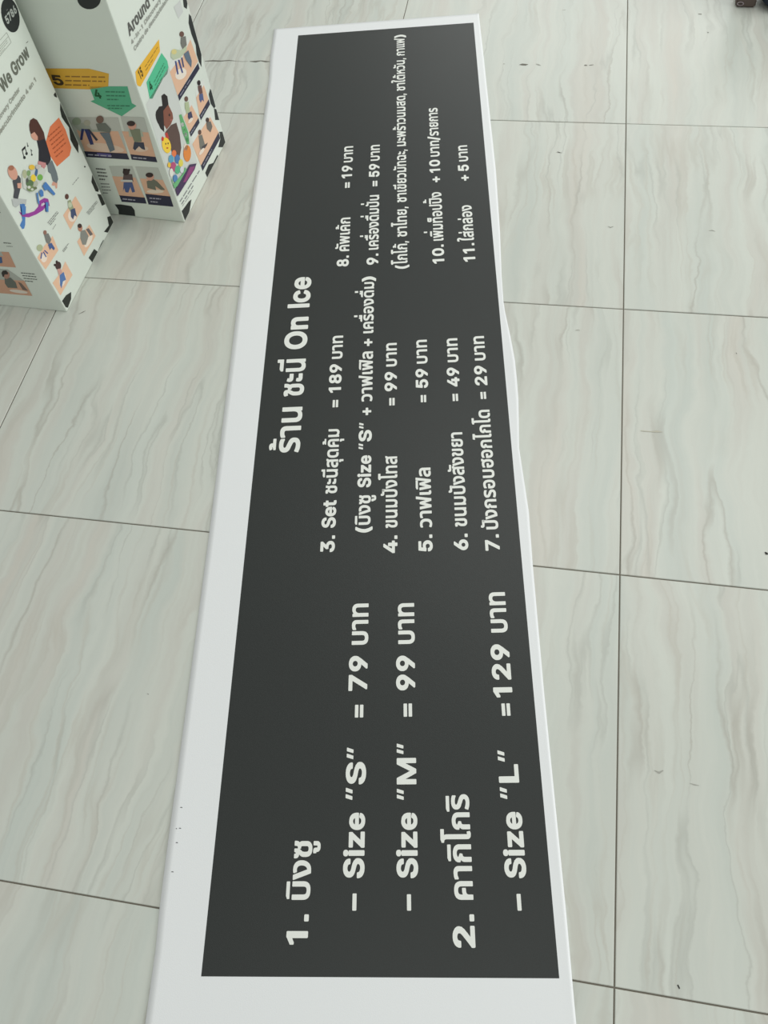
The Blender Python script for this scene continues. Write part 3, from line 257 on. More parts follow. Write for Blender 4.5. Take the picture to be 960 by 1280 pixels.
# ---------------------------------------------------------------- floor tiles
def tile_nodes(nt, b):
    tc = N(nt, 'ShaderNodeTexCoord'); geo = N(nt, 'ShaderNodeNewGeometry')
    oi = N(nt, 'ShaderNodeObjectInfo')
    mul = N(nt, 'ShaderNodeVectorMath', operation='MULTIPLY_ADD')
    nt.links.new(oi.outputs['Random'], mul.inputs[0]); mul.inputs[1].default_value = (7, 5, 11)
    nt.links.new(geo.outputs['Position'], mul.inputs[2])
    # large slow bend of the bands
    mp0 = N(nt, 'ShaderNodeMapping'); mp0.inputs['Scale'].default_value = (3.2, 2.4, 1)
    nt.links.new(mul.outputs[0], mp0.inputs[0])
    n0 = N(nt, 'ShaderNodeTexNoise'); n0.inputs['Scale'].default_value = 1.6; n0.inputs['Detail'].default_value = 8; n0.inputs['Roughness'].default_value = 0.55
    nt.links.new(mp0.outputs[0], n0.inputs['Vector'])
    bend = N(nt, 'ShaderNodeVectorMath', operation='MULTIPLY_ADD')
    nt.links.new(n0.outputs['Color'], bend.inputs[0]); bend.inputs[1].default_value = (0.11, 0.0, 0)
    nt.links.new(mul.outputs[0], bend.inputs[2])
    def streak(sx, sy, scale, det, rough=0.5):
        mp = N(nt, 'ShaderNodeMapping'); mp.inputs['Scale'].default_value = (sx, sy, 1)
        nt.links.new(bend.outputs[0], mp.inputs[0])
        n = N(nt, 'ShaderNodeTexNoise'); n.inputs['Scale'].default_value = scale; n.inputs['Detail'].default_value = det; n.inputs['Roughness'].default_value = rough
        nt.links.new(mp.outputs[0], n.inputs['Vector'])
        return n
    def ridge(n, width):
        s = N(nt, 'ShaderNodeMath', operation='SUBTRACT'); nt.links.new(n.outputs['Fac'], s.inputs[0]); s.inputs[1].default_value = 0.5
        a = N(nt, 'ShaderNodeMath', operation='ABSOLUTE'); nt.links.new(s.outputs[0], a.inputs[0])
        r = N(nt, 'ShaderNodeMapRange'); r.inputs['From Min'].default_value = 0; r.inputs['From Max'].default_value = width
        r.inputs['To Min'].default_value = 1; r.inputs['To Max'].default_value = 0
        nt.links.new(a.outputs[0], r.inputs['Value']); return r
    broad = streak(17, 0.9, 1.0, 4)
    cr = N(nt, 'ShaderNodeValToRGB'); nt.links.new(broad.outputs['Fac'], cr.inputs[0])
    e = cr.color_ramp.elements
    e[0].position = 0.30; e[0].color = (*srgb(202, 208, 201), 1)
    e[1].position = 0.72; e[1].color = (*srgb(209, 206, 197), 1)
    k = e.new(0.5); k.color = (*srgb(210, 213, 205), 1)
    k = e.new(0.60); k.color = (*srgb(206, 206, 198), 1)
    fine = streak(30, 1.2, 1.0, 5, 0.65)
    mf = N(nt, 'ShaderNodeMapRange'); mf.inputs['From Min'].default_value = 0.3; mf.inputs['From Max'].default_value = 0.7
    mf.inputs['To Min'].default_value = 0.935; mf.inputs['To Max'].default_value = 1.035
    nt.links.new(fine.outputs['Fac'], mf.inputs['Value'])
    mx = N(nt, 'ShaderNodeVectorMath', operation='SCALE'); nt.links.new(cr.outputs[0], mx.inputs[0]); nt.links.new(mf.outputs[0], mx.inputs['Scale'])
    cur = mx.outputs[0]
    for (sx, sy, sc, w, colr, amt) in ((8, 0.55, 1.0, 0.016, srgb(168, 164, 154), 0.5), (12, 0.8, 1.25, 0.022, srgb(172, 174, 166), 0.42), (19, 1.1, 1.1, 0.035, srgb(189, 185, 174), 0.4)):
        r = ridge(streak(sx, sy, sc, 3, 0.45), w)
        # veins come and go
        gate = N(nt, 'ShaderNodeTexNoise'); gate.inputs['Scale'].default_value = 3.1*sc; nt.links.new(bend.outputs[0], gate.inputs['Vector'])
        gm = N(nt, 'ShaderNodeMapRange'); gm.inputs['From Min'].default_value = 0.42; gm.inputs['From Max'].default_value = 0.6
        gm.inputs['To Max'].default_value = amt
        nt.links.new(gate.outputs['Fac'], gm.inputs['Value'])
        mm = N(nt, 'ShaderNodeMath', operation='MULTIPLY'); nt.links.new(r.outputs[0], mm.inputs[0]); nt.links.new(gm.outputs[0], mm.inputs[1])
        mix = N(nt, 'ShaderNodeMix', data_type='RGBA'); nt.links.new(mm.outputs[0], mix.inputs['Factor'])
        nt.links.new(cur, mix.inputs['A']); mix.inputs['B'].default_value = (*colr, 1)
        cur = mix.outputs['Result']
    nt.links.new(cur, b.inputs['Base Color'])
    bn = N(nt, 'ShaderNodeTexNoise'); bn.inputs['Scale'].default_value = 90; bn.inputs['Detail'].default_value = 3
    nt.links.new(geo.outputs['Position'], bn.inputs['Vector'])
    bp = N(nt, 'ShaderNodeBump'); bp.inputs['Strength'].default_value = 0.06; bp.inputs['Distance'].default_value = 0.002
    nt.links.new(bn.outputs['Fac'], bp.inputs['Height']); nt.links.new(bp.outputs[0], b.inputs['Normal'])
M_TILE = mat('veined_stone_tile', srgb(208, 210, 200), 0.33, 0.5, tile_nodes)
M_GROUT = mat('grey_grout', srgb(122, 116, 106), 0.9, 0.2)

T = 0.6; GAP = 0.0021; TH = 0.008
fx0, fx1, fy0, fy1 = -7, 4, -2, 8
floor = mesh_obj('floor', [(fx0*T, fy0*T, -0.002), (fx1*T, fy0*T, -0.002), (fx1*T, fy1*T, -0.002), (fx0*T, fy1*T, -0.002),
                           (fx0*T, fy0*T, -0.05), (fx1*T, fy0*T, -0.05), (fx1*T, fy1*T, -0.05), (fx0*T, fy1*T, -0.05)],
                 [(0, 1, 2, 3), (7, 6, 5, 4), (0, 4, 5, 1), (1, 5, 6, 2), (2, 6, 7, 3), (3, 7, 4, 0)], M_GROUT)
tag(floor, kind='structure')
def tile_mesh():
    h = (T-GAP)/2; c = 0.0009; z1 = 0.0; z0 = z1-c; zb = -TH
    vs = [(sx*(h-c), sy*(h-c), z1) for sx, sy in ((-1, -1), (1, -1), (1, 1), (-1, 1))]
    vs += [(sx*h, sy*h, z0) for sx, sy in ((-1, -1), (1, -1), (1, 1), (-1, 1))]
    vs += [(sx*h, sy*h, zb) for sx, sy in ((-1, -1), (1, -1), (1, 1), (-1, 1))]
    fs = [(0, 1, 2, 3)]
    for i in range(4):
        j = (i+1) % 4
        fs += [(4+i, 4+j, j, i), (8+i, 8+j, 4+j, 4+i)]
    me = bpy.data.meshes.new('floor_tile'); me.from_pydata(vs, [], fs); me.materials.append(M_TILE); me.update()
    return me
TM = tile_mesh()
rnd = random.Random(4)
for ix in range(fx0, fx1):
    for iy in range(fy0, fy1):
        o = bpy.data.objects.new('floor_tile', TM); COL.objects.link(o)
        o.location = ((ix+0.5)*T, (iy+0.5)*T, -rnd.random()*0.0004)
        o.parent = floor

# scuffs and specks lying on the tiles (flat marks)
M_SCUFF = mat('dark_scuff', srgb(120, 118, 110), 0.8, 0.2)
M_SPECK = mat('black_speck', srgb(48, 48, 46), 0.7, 0.3)
def scuff(px, w_, mt, name='scuff_mark', seed=0):
    """a narrow smear through the pixel points, w_ = half widths in metres"""
    P = [on_floor(*q) for q in px]; r_ = random.Random(seed); vs = []; fs = []
    n = len(P)
    for i, p in enumerate(P):
        t = (P[min(i+1, n-1)]-P[max(i-1, 0)]).normalized(); s = Vector((-t.y, t.x, 0))
        ww = w_*(0.5+r_.random())*(0.35 if i in (0, n-1) else 1)
        vs += [p+s*ww+Vector((0, 0, 0.0003)), p-s*ww+Vector((0, 0, 0.0003))]
    for i in range(n-1): fs.append((2*i, 2*i+1, 2*i+3, 2*i+2))
    o = mesh_obj(name, vs, fs, mt); o.parent = floor
    return o
M_FAINT = mat('faint_scuff', srgb(168, 168, 160), 0.6, 0.4)
scuff([(649, 81), (653, 80.6), (657, 81), (660, 80.6)], 0.0028, M_SCUFF, seed=1)
scuff([(670, 80), (673, 81), (676, 82)], 0.0018, M_FAINT, seed=2)
scuff([(730, 82), (732, 81.6), (734, 81.8)], 0.0028, M_SCUFF, seed=3)
scuff([(736, 82), (739, 81.4), (742, 81)], 0.0024, M_SCUFF, seed=4)
scuff([(629, 80), (631, 80)], 0.002, M_SCUFF, seed=5)
scuff([(256, 76.5), (266, 76), (276, 76.4), (286, 75.6), (296, 76.4)], 0.0022, M_SCUFF, seed=6)
scuff([(296, 76.4), (303, 77), (310, 76.6)], 0.0016, M_FAINT, seed=7)
scuff([(312, 76.8), (320, 77), (326, 76), (332, 77), (338, 77)], 0.0026, M_SCUFF, seed=8)
scuff([(760, 283), (763, 284.4), (767, 283)], 0.0009, M_SCUFF, seed=9)
scuff([(886, 288.5), (890, 288), (894, 289.5)], 0.0008, M_SCUFF, seed=10)
scuff([(696, 190), (702, 191)], 0.003, M_FAINT, seed=11)
scuff([(873, 17.5), (877, 17.8)], 0.003, M_SCUFF, seed=12)
scuff([(884, 40.4), (886, 40.8)], 0.003, M_SCUFF, seed=13)
scuff([(956, 690), (958, 692), (960, 693)], 0.0022, M_SPECK, 'dark_speck', seed=14)
scuff([(847, 1231), (848.5, 1234), (849.5, 1236)], 0.0018, M_SPECK, 'dark_speck', seed=15)
scuff([(862, 979), (868, 981), (874, 982)], 0.0008, M_FAINT, seed=16)
scuff([(818, 963), (824, 966), (829, 963)], 0.0012, M_FAINT, seed=17)
scuff([(98, 393), (104, 390), (107, 388.5)], 0.0008, M_SCUFF, seed=18)
scuff([(801, 538.5), (806, 539), (814, 539.6), (821, 539.4), (828, 540)], 0.0016, mat('brown_scuff', srgb(190, 187, 172), 0.6, 0.4), seed=22)
scuff([(697, 189.5), (700, 191)], 0.002, M_FAINT, seed=24)
scuff([(719, 413), (722, 412.6), (725, 413)], 0.0008, M_FAINT, seed=25)
scuff([(920, 441), (921, 442.4)], 0.0010, M_SPECK, 'dark_speck', seed=23)
scuff([(703, 13), (707, 12.5)], 0.0022, M_FAINT, seed=20)
scuff([(184, 867), (186, 868)], 0.001, M_SCUFF, seed=21)

# ---------------------------------------------------------------- banner on the floor
O3 = on_floor(699, 1223)
U3 = (on_floor(592, 30)-O3); U3.z = 0; U3.normalize()
V3 = Vector((-U3.y, U3.x, 0))
def uv(px):
    d = on_floor(*px)-O3
    return d.dot(U3), d.dot(V3)
PT = 0.0006                                     # thickness of the vinyl
BU, BV = 2.242, 0.479                           # printed black field: u 0..BU, v 0..BV
# cut edges, as (u, offset) read along the sheet
right_px = [(720, 1280), (707.5, 1140), (695, 1015), (680, 865), (666, 707), (661, 640), (648.8, 560), (648.5, 527), (648, 500.6), (645.8, 473.6), (643.6, 452), (637.7, 420), (631.4, 391), (629.3, 377.6), (627, 345), (625, 290), (620, 215), (612.5, 145), (605, 75), (598.5, 17.8)]
left_px = [(181.6, 1280), (194.5, 1191), (200, 1135), (209.8, 1057), (220.3, 980), (262, 665), (300, 357), (326.7, 170), (330, 147), (334, 117), (336.3, 100), (338, 71.7), (343, 37.5)]
R = sorted(uv(p) for p in right_px); L = sorted(uv(p) for p in left_px)
def interp(tab, u):
    if u <= tab[0][0]:
        return tab[0][1]
    for (a, va), (b, vb) in zip(tab, tab[1:]):
        if u <= b: return va+(vb-va)*(u-a)/(b-a)
    return tab[-1][1]
uTR = uv((598.5, 17.8))[0]; uTL = uv((343, 37.5))[0]
UB = -0.30
def z_at(u, v):
    """gentle lift of the sheet: almost flat over the print, edges curl a little"""
    z = PT
    z += 0.0010*(1+math.sin(u*5.1+1.3+v*2))*0.5
    el = max(0.0, (v-BV-0.005)/0.10); er = max(0.0, (-0.004-v)/0.03)
    z += 0.0014*min(1, el)**1.5*(0.65+0.35*math.sin(u*4.3+0.6))
    z += min(1, er)*0.0003*(1+math.sin(u*7+1))
    z += 0.003*math.exp(-((u-1.02)/0.12)**2)*min(1, max(0, (0.01-v)/0.045))
    et = max(0.0, (u-BU)/0.04); z += 0.001*min(1, et)
    return z
def bpt(u, v, dz=0.0):
    p = O3+U3*u+V3*v; p.z = z_at(u, v)+dz
    return p
def paper_nodes(c0, bump, noise_amt, fade=False):
    def f(nt, b):
        geo = N(nt, 'ShaderNodeNewGeometry')
        n = N(nt, 'ShaderNodeTexNoise'); n.inputs['Scale'].default_value = 650; n.inputs['Detail'].default_value = 2
        nt.links.new(geo.outputs['Position'], n.inputs['Vector'])
        n2 = N(nt, 'ShaderNodeTexNoise'); n2.inputs['Scale'].default_value = 3.5; n2.inputs['Detail'].default_value = 3
        nt.links.new(geo.outputs['Position'], n2.inputs['Vector'])
        mr = N(nt, 'ShaderNodeMapRange'); mr.inputs['From Min'].default_value = 0.3; mr.inputs['From Max'].default_value = 0.7
        mr.inputs['To Min'].default_value = 1-noise_amt; mr.inputs['To Max'].default_value = 1+noise_amt
        nt.links.new(n.outputs['Fac'], mr.inputs['Value'])
        sc = N(nt, 'ShaderNodeVectorMath', operation='SCALE'); sc.inputs[0].default_value = c0
        nt.links.new(mr.outputs[0], sc.inputs['Scale']); nt.links.new(sc.outputs[0], b.inputs['Base Color'])
        ad = N(nt, 'ShaderNodeMath', operation='MULTIPLY_ADD'); nt.links.new(n2.outputs['Fac'], ad.inputs[0]); ad.inputs[1].default_value = 3.0
        nt.links.new(n.outputs['Fac'], ad.inputs[2])
        bp = N(nt, 'ShaderNodeBump'); bp.inputs['Strength'].default_value = bump; bp.inputs['Distance'].default_value = 0.0015
        nt.links.new(ad.outputs[0], bp.inputs['Height']); nt.links.new(bp.outputs[0], b.inputs['Normal'])
    return f
M_WHITE = mat('white_vinyl', (0.75, 0.76, 0.77), 0.42, 0.4, paper_nodes(srgb(238, 240, 242), 0.10, 0.01))
M_BLACK = mat('black_print', (0.02, 0.02, 0.02), 0.42, 0.5, paper_nodes(srgb(38, 42, 41), 0.12, 0.12))
M_LETTER = mat('white_print', (0.8, 0.8, 0.8), 0.42, 0.4, paper_nodes(srgb(238, 240, 235), 0.10, 0.01))

us = sorted(set([UB, -0.2, -0.1, 0.0, BU]+[i*0.028 for i in range(1, 80)]+[u for u, _ in R if 0 < u < BU]+[2.252, 2.262, 2.272]))
us = [u for i, u in enumerate(us) if i == 0 or u-us[i-1] > 0.0015 or u in (0.0, BU)]
NB = 12
verts = []; faces = []; fm = []
rows = len(us)+1; cols = 4+NB+7
def col_vs(u):
    r, l = interp(R, u), interp(L, u)
    a = [r+(0.0-r)*t for t in (0, 0.25, 0.5, 0.75)]
    b = [BV*i/NB for i in range(NB+1)]
    c = [BV+(l-BV)*t for t in (0.17, 0.33, 0.5, 0.67, 0.85, 1)]
    return a+b+c
for ri in range(rows):
    if ri < len(us):
        u = us[ri]; vs_ = col_vs(u); r0, l0 = vs_[0], vs_[-1]
        for v in vs_:
            verts.append(bpt(u, v))
    else:
        u = us[-1]; vs_ = col_vs(u)
        for v in vs_:
            t = (v-vs_[0])/(vs_[-1]-vs_[0])
            verts.append(bpt(uTR+(uTL-uTR)*t, v))
nc = len(vs_)
for ri in range(rows-1):
    for ci in range(nc-1):
        a = ri*nc+ci
        faces.append((a, a+nc, a+nc+1, a+1))
        umid = (us[ri]+(us[ri+1] if ri+1 < len(us) else us[ri]+0.02))/2
        fm.append(1 if (4 <= ci < 4+NB and 0 < umid < BU) else 0)
nv = len(verts)
verts += [Vector((v.x, v.y, v.z-PT)) for v in verts]
faces += [tuple(nv+i for i in reversed(f)) for f in faces[:]]; fm += [0]*(len(faces)-len(fm))
rim = [ci for ci in range(nc)]+[ri*nc+nc-1 for ri in range(1, rows)]+[(rows-1)*nc+ci for ci in range(nc-2, -1, -1)]+[ri*nc for ri in range(rows-2, 0, -1)]
for i in range(len(rim)):
    a, b = rim[i], rim[(i+1) % len(rim)]
    faces.append((a, b, nv+b, nv+a)); fm.append(0)
banner = empty('menu_banner', (O3.x, O3.y, 0))
tag(banner, 'long black printed menu banner with white lettering and white border, lying on the tiled floor', 'banner')
mesh_obj('banner_sheet', verts, faces, [M_WHITE, M_BLACK], banner, fm, smooth=True)

def lettering(text, p0, p1, h, nominal, v=None, name='lettering', parent=banner, mt=None, label=None):
    V, Fc, x0, x1 = layout(text)
    u0 = uv(p0)[0]; u1 = uv(p1)[0]
    if v is None: v = (uv(p0)[1]+uv(p1)[1])/2
    d = BOLD[nominal]; sy = h/(nominal+2*d); sx = (u1-u0)/(x1-x0)
    out = [bpt(u0+(x-x0)*sx, v+(y+d)*sy, 0.00035) for x, y in V]
    o = mesh_obj(name, out, Fc, mt or M_LETTER, parent)
    o['label'] = label or 'white printed words or figures on the black banner'
    return o
CAP, TH_ = 506, 558
BOLD = {CAP: 33, TH_: 27}         # how far the outlines stand outside the nominal height
def cap(t, p0, p1, v, h, **k): return lettering(t, p0, p1, h, CAP, v, **k)
def tha(t, p0, p1, v, h, **k): return lettering(t, p0, p1, h, TH_, v, **k)
# item numbers, sizes and prices: the big left column
v1, v2, v3, v4, v5 = 0.3355, 0.2595, 0.1835, 0.1075, 0.0325
cap('1.', (385, 1181), (386, 1143), v1, 0.0300)
tha('บิงซู', (388, 1125), (388, 1051), v1, 0.0262)
cap('–', (437, 1138.5), (437, 1117), v2, 0.0300)
cap('Size', (455.5, 1098), (456.5, 1016), v2, 0.0300)
cap('"S"', (457, 1000), (458, 934.5), v2, 0.0300)
cap('=', (460, 897), (460, 881), v2, 0.0300)
cap('79', (461, 863.6), (461, 819.8), v2, 0.0300)
tha('บาท', (462, 806), (462, 754.5), v2, 0.0272)
cap('–', (505, 1138.5), (505, 1118), v3, 0.0300)
cap('Size', (521, 1098), (521, 1016), v3, 0.0300)
cap('"M"', (521, 1000), (521, 929.5), v3, 0.0300)
cap('=', (520, 896), (520, 879.5), v3, 0.0300)
cap('99', (520, 863), (520, 819.5), v3, 0.0300)
tha('บาท', (519, 805), (519, 754), v3, 0.0272)
cap('2.', (593.6, 1185), (593, 1143), v4, 0.0300)
tha('คากิโกริ', (590, 1125), (585, 993), v4, 0.0262)
cap('–', (646, 1138.5), (646, 1117.5), v5, 0.0296)
cap('Size', (656, 1098), (655, 1015), v5, 0.0296)
cap('"L"', (650, 999), (645, 938), v5, 0.0296)
cap('=', (636, 895), (635, 879.5), v5, 0.0296)
cap('129', (633, 872), (630, 805.5), v5, 0.0296)
tha('บาท', (625, 791), (622, 740.6), v5, 0.0272)
# shop name
vt = 0.3945
tha('ร้าน', (375, 565.8), (377.9, 509), vt, 0.0400)
tha('ชะนี', (379.9, 495.3), (382.2, 448.8), vt, 0.0400)
cap('On', (384.8, 436.6), (385.4, 396.5), vt, 0.0470)
cap('Ice', (386.7, 384.8), (388.6, 346.6), vt, 0.0470)
# middle column
vm = 0.3205
cap('3.', (419, 690.3), (419, 669.5), vm, 0.0252)
cap('Set', (420.1, 660), (420.7, 625.5), vm, 0.0252)
tha('ชะนีสุดคุ้ม', (421.3, 617.2), (424.1, 536.7), vm, 0.0212)
cap('=', (426, 509.5), (426, 500.3), vm, 0.0246)
cap('189', (426.6, 491.2), (427.9, 455.6), vm, 0.0246)
tha('บาท', (428.2, 449), (429, 420.2), vm, 0.0216)
vq = (uv((463.5, 650))[1]+uv((467.3, 360))[1])/2
cap('(', (463, 665.9), (463, 658.4), vq, 0.0252)
tha('บิงซู', (463.5, 656.2), (463.2, 619.1), vq, 0.0212)
cap('Size', (463.8, 609.5), (464.5, 569.4), vq, 0.0246)
cap('"S"', (465, 562), (465, 528.5), vq, 0.0246)
cap('+', (465, 519.3), (465, 510), vq, 0.0246)
tha('วาฟเฟิล', (465.2, 502.2), (466, 439.8), vq, 0.0212)
cap('+', (466, 433.1), (466, 424), vq, 0.0246)
tha('เครื่องดื่ม', (466.8, 417), (467.4, 353), vq, 0.0212)
cap(')', (467.4, 352.3), (467.5, 346), vq, 0.0252)
va = uv((496.9, 680))[1]; 
cap('4.', (496.9, 691.5), (496.9, 669.5), va, 0.0246)
tha('ขนมปังโทส', (496.9, 660), (497.2, 570), va, 0.0212)
cap('=', (496, 507.2), (496, 497.8), va, 0.0240)
cap('99', (495.9, 489.4), (495.9, 465.2), va, 0.0240)
tha('บาท', (495.5, 458.6), (495.5, 429.3), va, 0.0216)
vb = (uv((541.6, 680))[1]+uv((533.3, 440))[1])/2
cap('5.', (541.6, 689.4), (541.6, 668.3), vb, 0.0246)
tha('วาฟเฟิล', (540.5, 659.4), (539.8, 584.7), vb, 0.0212)
cap('=', (534, 503.2), (534, 494.2), vb, 0.0240)
cap('59', (533.4, 485.5), (534, 461.4), vb, 0.0240)
tha('บาท', (533.2, 455), (533.2, 425.3), vb, 0.0216)
vc = (uv((586.2, 680))[1]+uv((571.6, 440))[1])/2
cap('6.', (586.2, 687.8), (586.2, 667.2), vc, 0.0246)
tha('ขนมปังสังขยา', (584.5, 658.3), (579.1, 540.6), vc, 0.0212)
cap('=', (574, 501.7), (574, 492.6), vc, 0.0240)
cap('49', (573.3, 483.7), (573, 459.8), vc, 0.0240)
tha('บาท', (571.9, 453.2), (571.4, 423.4), vc, 0.0216)
ve = (uv((624.6, 680))[1]+uv((605.8, 435))[1])/2
cap('7.', (624.8, 688.3), (624.3, 668), ve, 0.0246)
tha('ปังกรอบฮอกไกโด', (622.5, 661.8), (612.4, 512.5), ve, 0.0212)
cap('=', (609, 499.1), (609, 490.2), ve, 0.0240)
cap('29', (608.9, 482), (608, 457.4), ve, 0.0240)
tha('บาท', (606.3, 451), (605.4, 420.6), ve, 0.0216)
# far column
w1 = 0.3150
cap('8.', (436.6, 333.5), (436.4, 320), w1, 0.0262)
tha('คัพเค้ก', (437.1, 314.4), (437.9, 272.3), w1, 0.0222)
cap('=', (440, 235), (440, 228), w1, 0.0252)
cap('19', (440.4, 222.8), (440.6, 206.9), w1, 0.0252)
tha('บาท', (441, 203), (441.3, 183), w1, 0.0218)
w2 = (uv((473, 320))[1]+uv((474.7, 200))[1])/2
cap('9.', (472.9, 331.3), (472.9, 317.5), w2, 0.0256)
tha('เครื่องดื่มปั่น', (473.1, 312.5), (474.1, 244), w2, 0.0218)
cap('=', (474, 233.1), (474, 226.2), w2, 0.0250)
cap('59', (474.4, 221.3), (474.6, 204.8), w2, 0.0250)
tha('บาท', (474.8, 201), (474.8, 181.3), w2, 0.0218)
w3 = 0.1872
cap('(', (509.8, 336.5), (509.8, 331.6), w3, 0.0256)
tha('โกโก้,', (509.6, 330.8), (509, 302), w3, 0.0216)
tha('ชาไทย,', (509, 296.3), (508.5, 258.8), w3, 0.0216)
tha('ชาเขียวมัทฉะ,', (508.5, 253), (507.7, 187.2), w3, 0.0216)
tha('มะพร้าวนมสด,', (507.2, 182.8), (506.5, 117.4), w3, 0.0216)
tha('ชาใต้หวัน,', (506.5, 113.5), (506, 73.2), w3, 0.0216)
tha('กาแฟ', (506, 69.8), (505.8, 48.3), w3, 0.0216)
cap(')', (506, 47.6), (505.8, 43.8), w3, 0.0262)
w4 = 0.1075
cap('10.', (555.3, 329.8), (554.5, 306.3), w4, 0.0256)
tha('เพิ่มท็อปปิ้ง', (554, 301.3), (551.6, 240.4), w4, 0.0222)
cap('+', (550.5, 228.1), (550.4, 220.8), w4, 0.0252)
cap('10', (550.2, 216), (550.1, 199.8), w4, 0.0252)
tha('บาท', (549, 195.9), (548.6, 176), w4, 0.0218)
cap('/', (548.6, 175.6), (548.3, 170.4), w4, 0.0262)
tha('รายการ', (548.3, 169.8), (547, 135), w4, 0.0218)
w5 = (uv((593, 315))[1]+uv((585.4, 195))[1])/2
cap('11.', (593.1, 327.5), (593, 304.4), w5, 0.0256)
tha('ใส่กล่อง', (591, 301.8), (588.5, 256.9), w5, 0.0222)
cap('+', (586.5, 226.2), (586.4, 219), w5, 0.0252)
cap('5', (586, 214), (585.8, 206), w5, 0.0252)
tha('บาท', (585, 201.9), (584, 181.9), w5, 0.0218)

# pin-prick marks in the left border
for k, q in enumerate([(227, 1009.5), (225.5, 1035.5), (221, 1036), (221.5, 1053.5), (216, 1090)]):
    u, v = uv(q); s = 0.0018 if k != 2 else 0.001
    mesh_obj('ink_mark', [bpt(u-0.0006, v-s, 0.0003), bpt(u-0.0003, v+s, 0.0003), bpt(u+0.0006, v+s*0.6, 0.0003), bpt(u+0.0004, v-s*0.7, 0.0003)], [(0, 1, 2, 3)], M_SPECK, banner)

# ---------------------------------------------------------------- the cartons
def card_nodes(c0):
    def f(nt, b):
        geo = N(nt, 'ShaderNodeNewGeometry')
        n = N(nt, 'ShaderNodeTexNoise'); n.inputs['Scale'].default_value = 9; n.inputs['Detail'].default_value = 4
        nt.links.new(geo.outputs['Position'], n.inputs['Vector'])
        mr = N(nt, 'ShaderNodeMapRange'); mr.inputs['To Min'].default_value = 0.97; mr.inputs['To Max'].default_value = 1.03
        nt.links.new(n.outputs['Fac'], mr.inputs['Value'])
        sc = N(nt, 'ShaderNodeVectorMath', operation='SCALE'); sc.inputs[0].default_value = c0
        nt.links.new(mr.outputs[0], sc.inputs['Scale']); nt.links.new(sc.outputs[0], b.inputs['Base Color'])
        bp = N(nt, 'ShaderNodeBump'); bp.inputs['Strength'].default_value = 0.15; bp.inputs['Distance'].default_value = 0.003
        nt.links.new(n.outputs['Fac'], bp.inputs['Height']); nt.links.new(bp.outputs[0], b.inputs['Normal'])
    return f
M_CARD = mat('white_cardboard', srgb(218, 225, 216), 0.5, 0.35, card_nodes(srgb(218, 225, 216)))
INK = {}
def ink(r, g, b):
    if (r, g, b) not in INK: INK[(r, g, b)] = mat('printed_ink', srgb(r, g, b), 0.5, 0.35)
    return INK[(r, g, b)]

class Face:
    """one printed side of a carton: bottom left corner P, unit right vector ux, outward normal n, size w x h"""
    def __init__(s, box, P, ux, w, h):
        s.box, s.P, s.ux, s.w, s.h = box, P, ux, w, h
        s.n = ux.cross(Vector((0, 0, 1))).normalized(); s.k = 0
    def st(s, px):
        q = on_plane(px[0], px[1], s.P, s.n)-s.P
        return (q.dot(s.ux), q.z)
    def at(s, a, b, lay=0): return s.P+s.ux*a+Vector((0, 0, b))+s.n*(0.00025+0.00009*lay)
def clip(poly, w, h):
    for ax, lim, sg in ((0, 0.003, 1), (0, w-0.003, -1), (1, 0.003, 1), (1, h-0.003, -1)):
        out = []
        for i in range(len(poly)):
            p, q = poly[i-1], poly[i]
            ip, iq = (p[ax]-lim)*sg >= 0, (q[ax]-lim)*sg >= 0
            if ip != iq:
                t = (lim-p[ax])/(q[ax]-p[ax]); out.append((p[0]+(q[0]-p[0])*t, p[1]+(q[1]-p[1])*t))
            if iq: out.append(q)
        poly = out
        if len(poly) < 3: return []
    return poly
def tess(poly):
    tr = tessellate_polygon([[Vector((x, y, 0)) for x, y in poly]])
    o = []
    for t in tr:
        a, b, c = (poly[i] for i in t)
        o.append(tuple(t) if (b[0]-a[0])*(c[1]-a[1])-(b[1]-a[1])*(c[0]-a[0]) > 0 else tuple(reversed(t)))
    return o
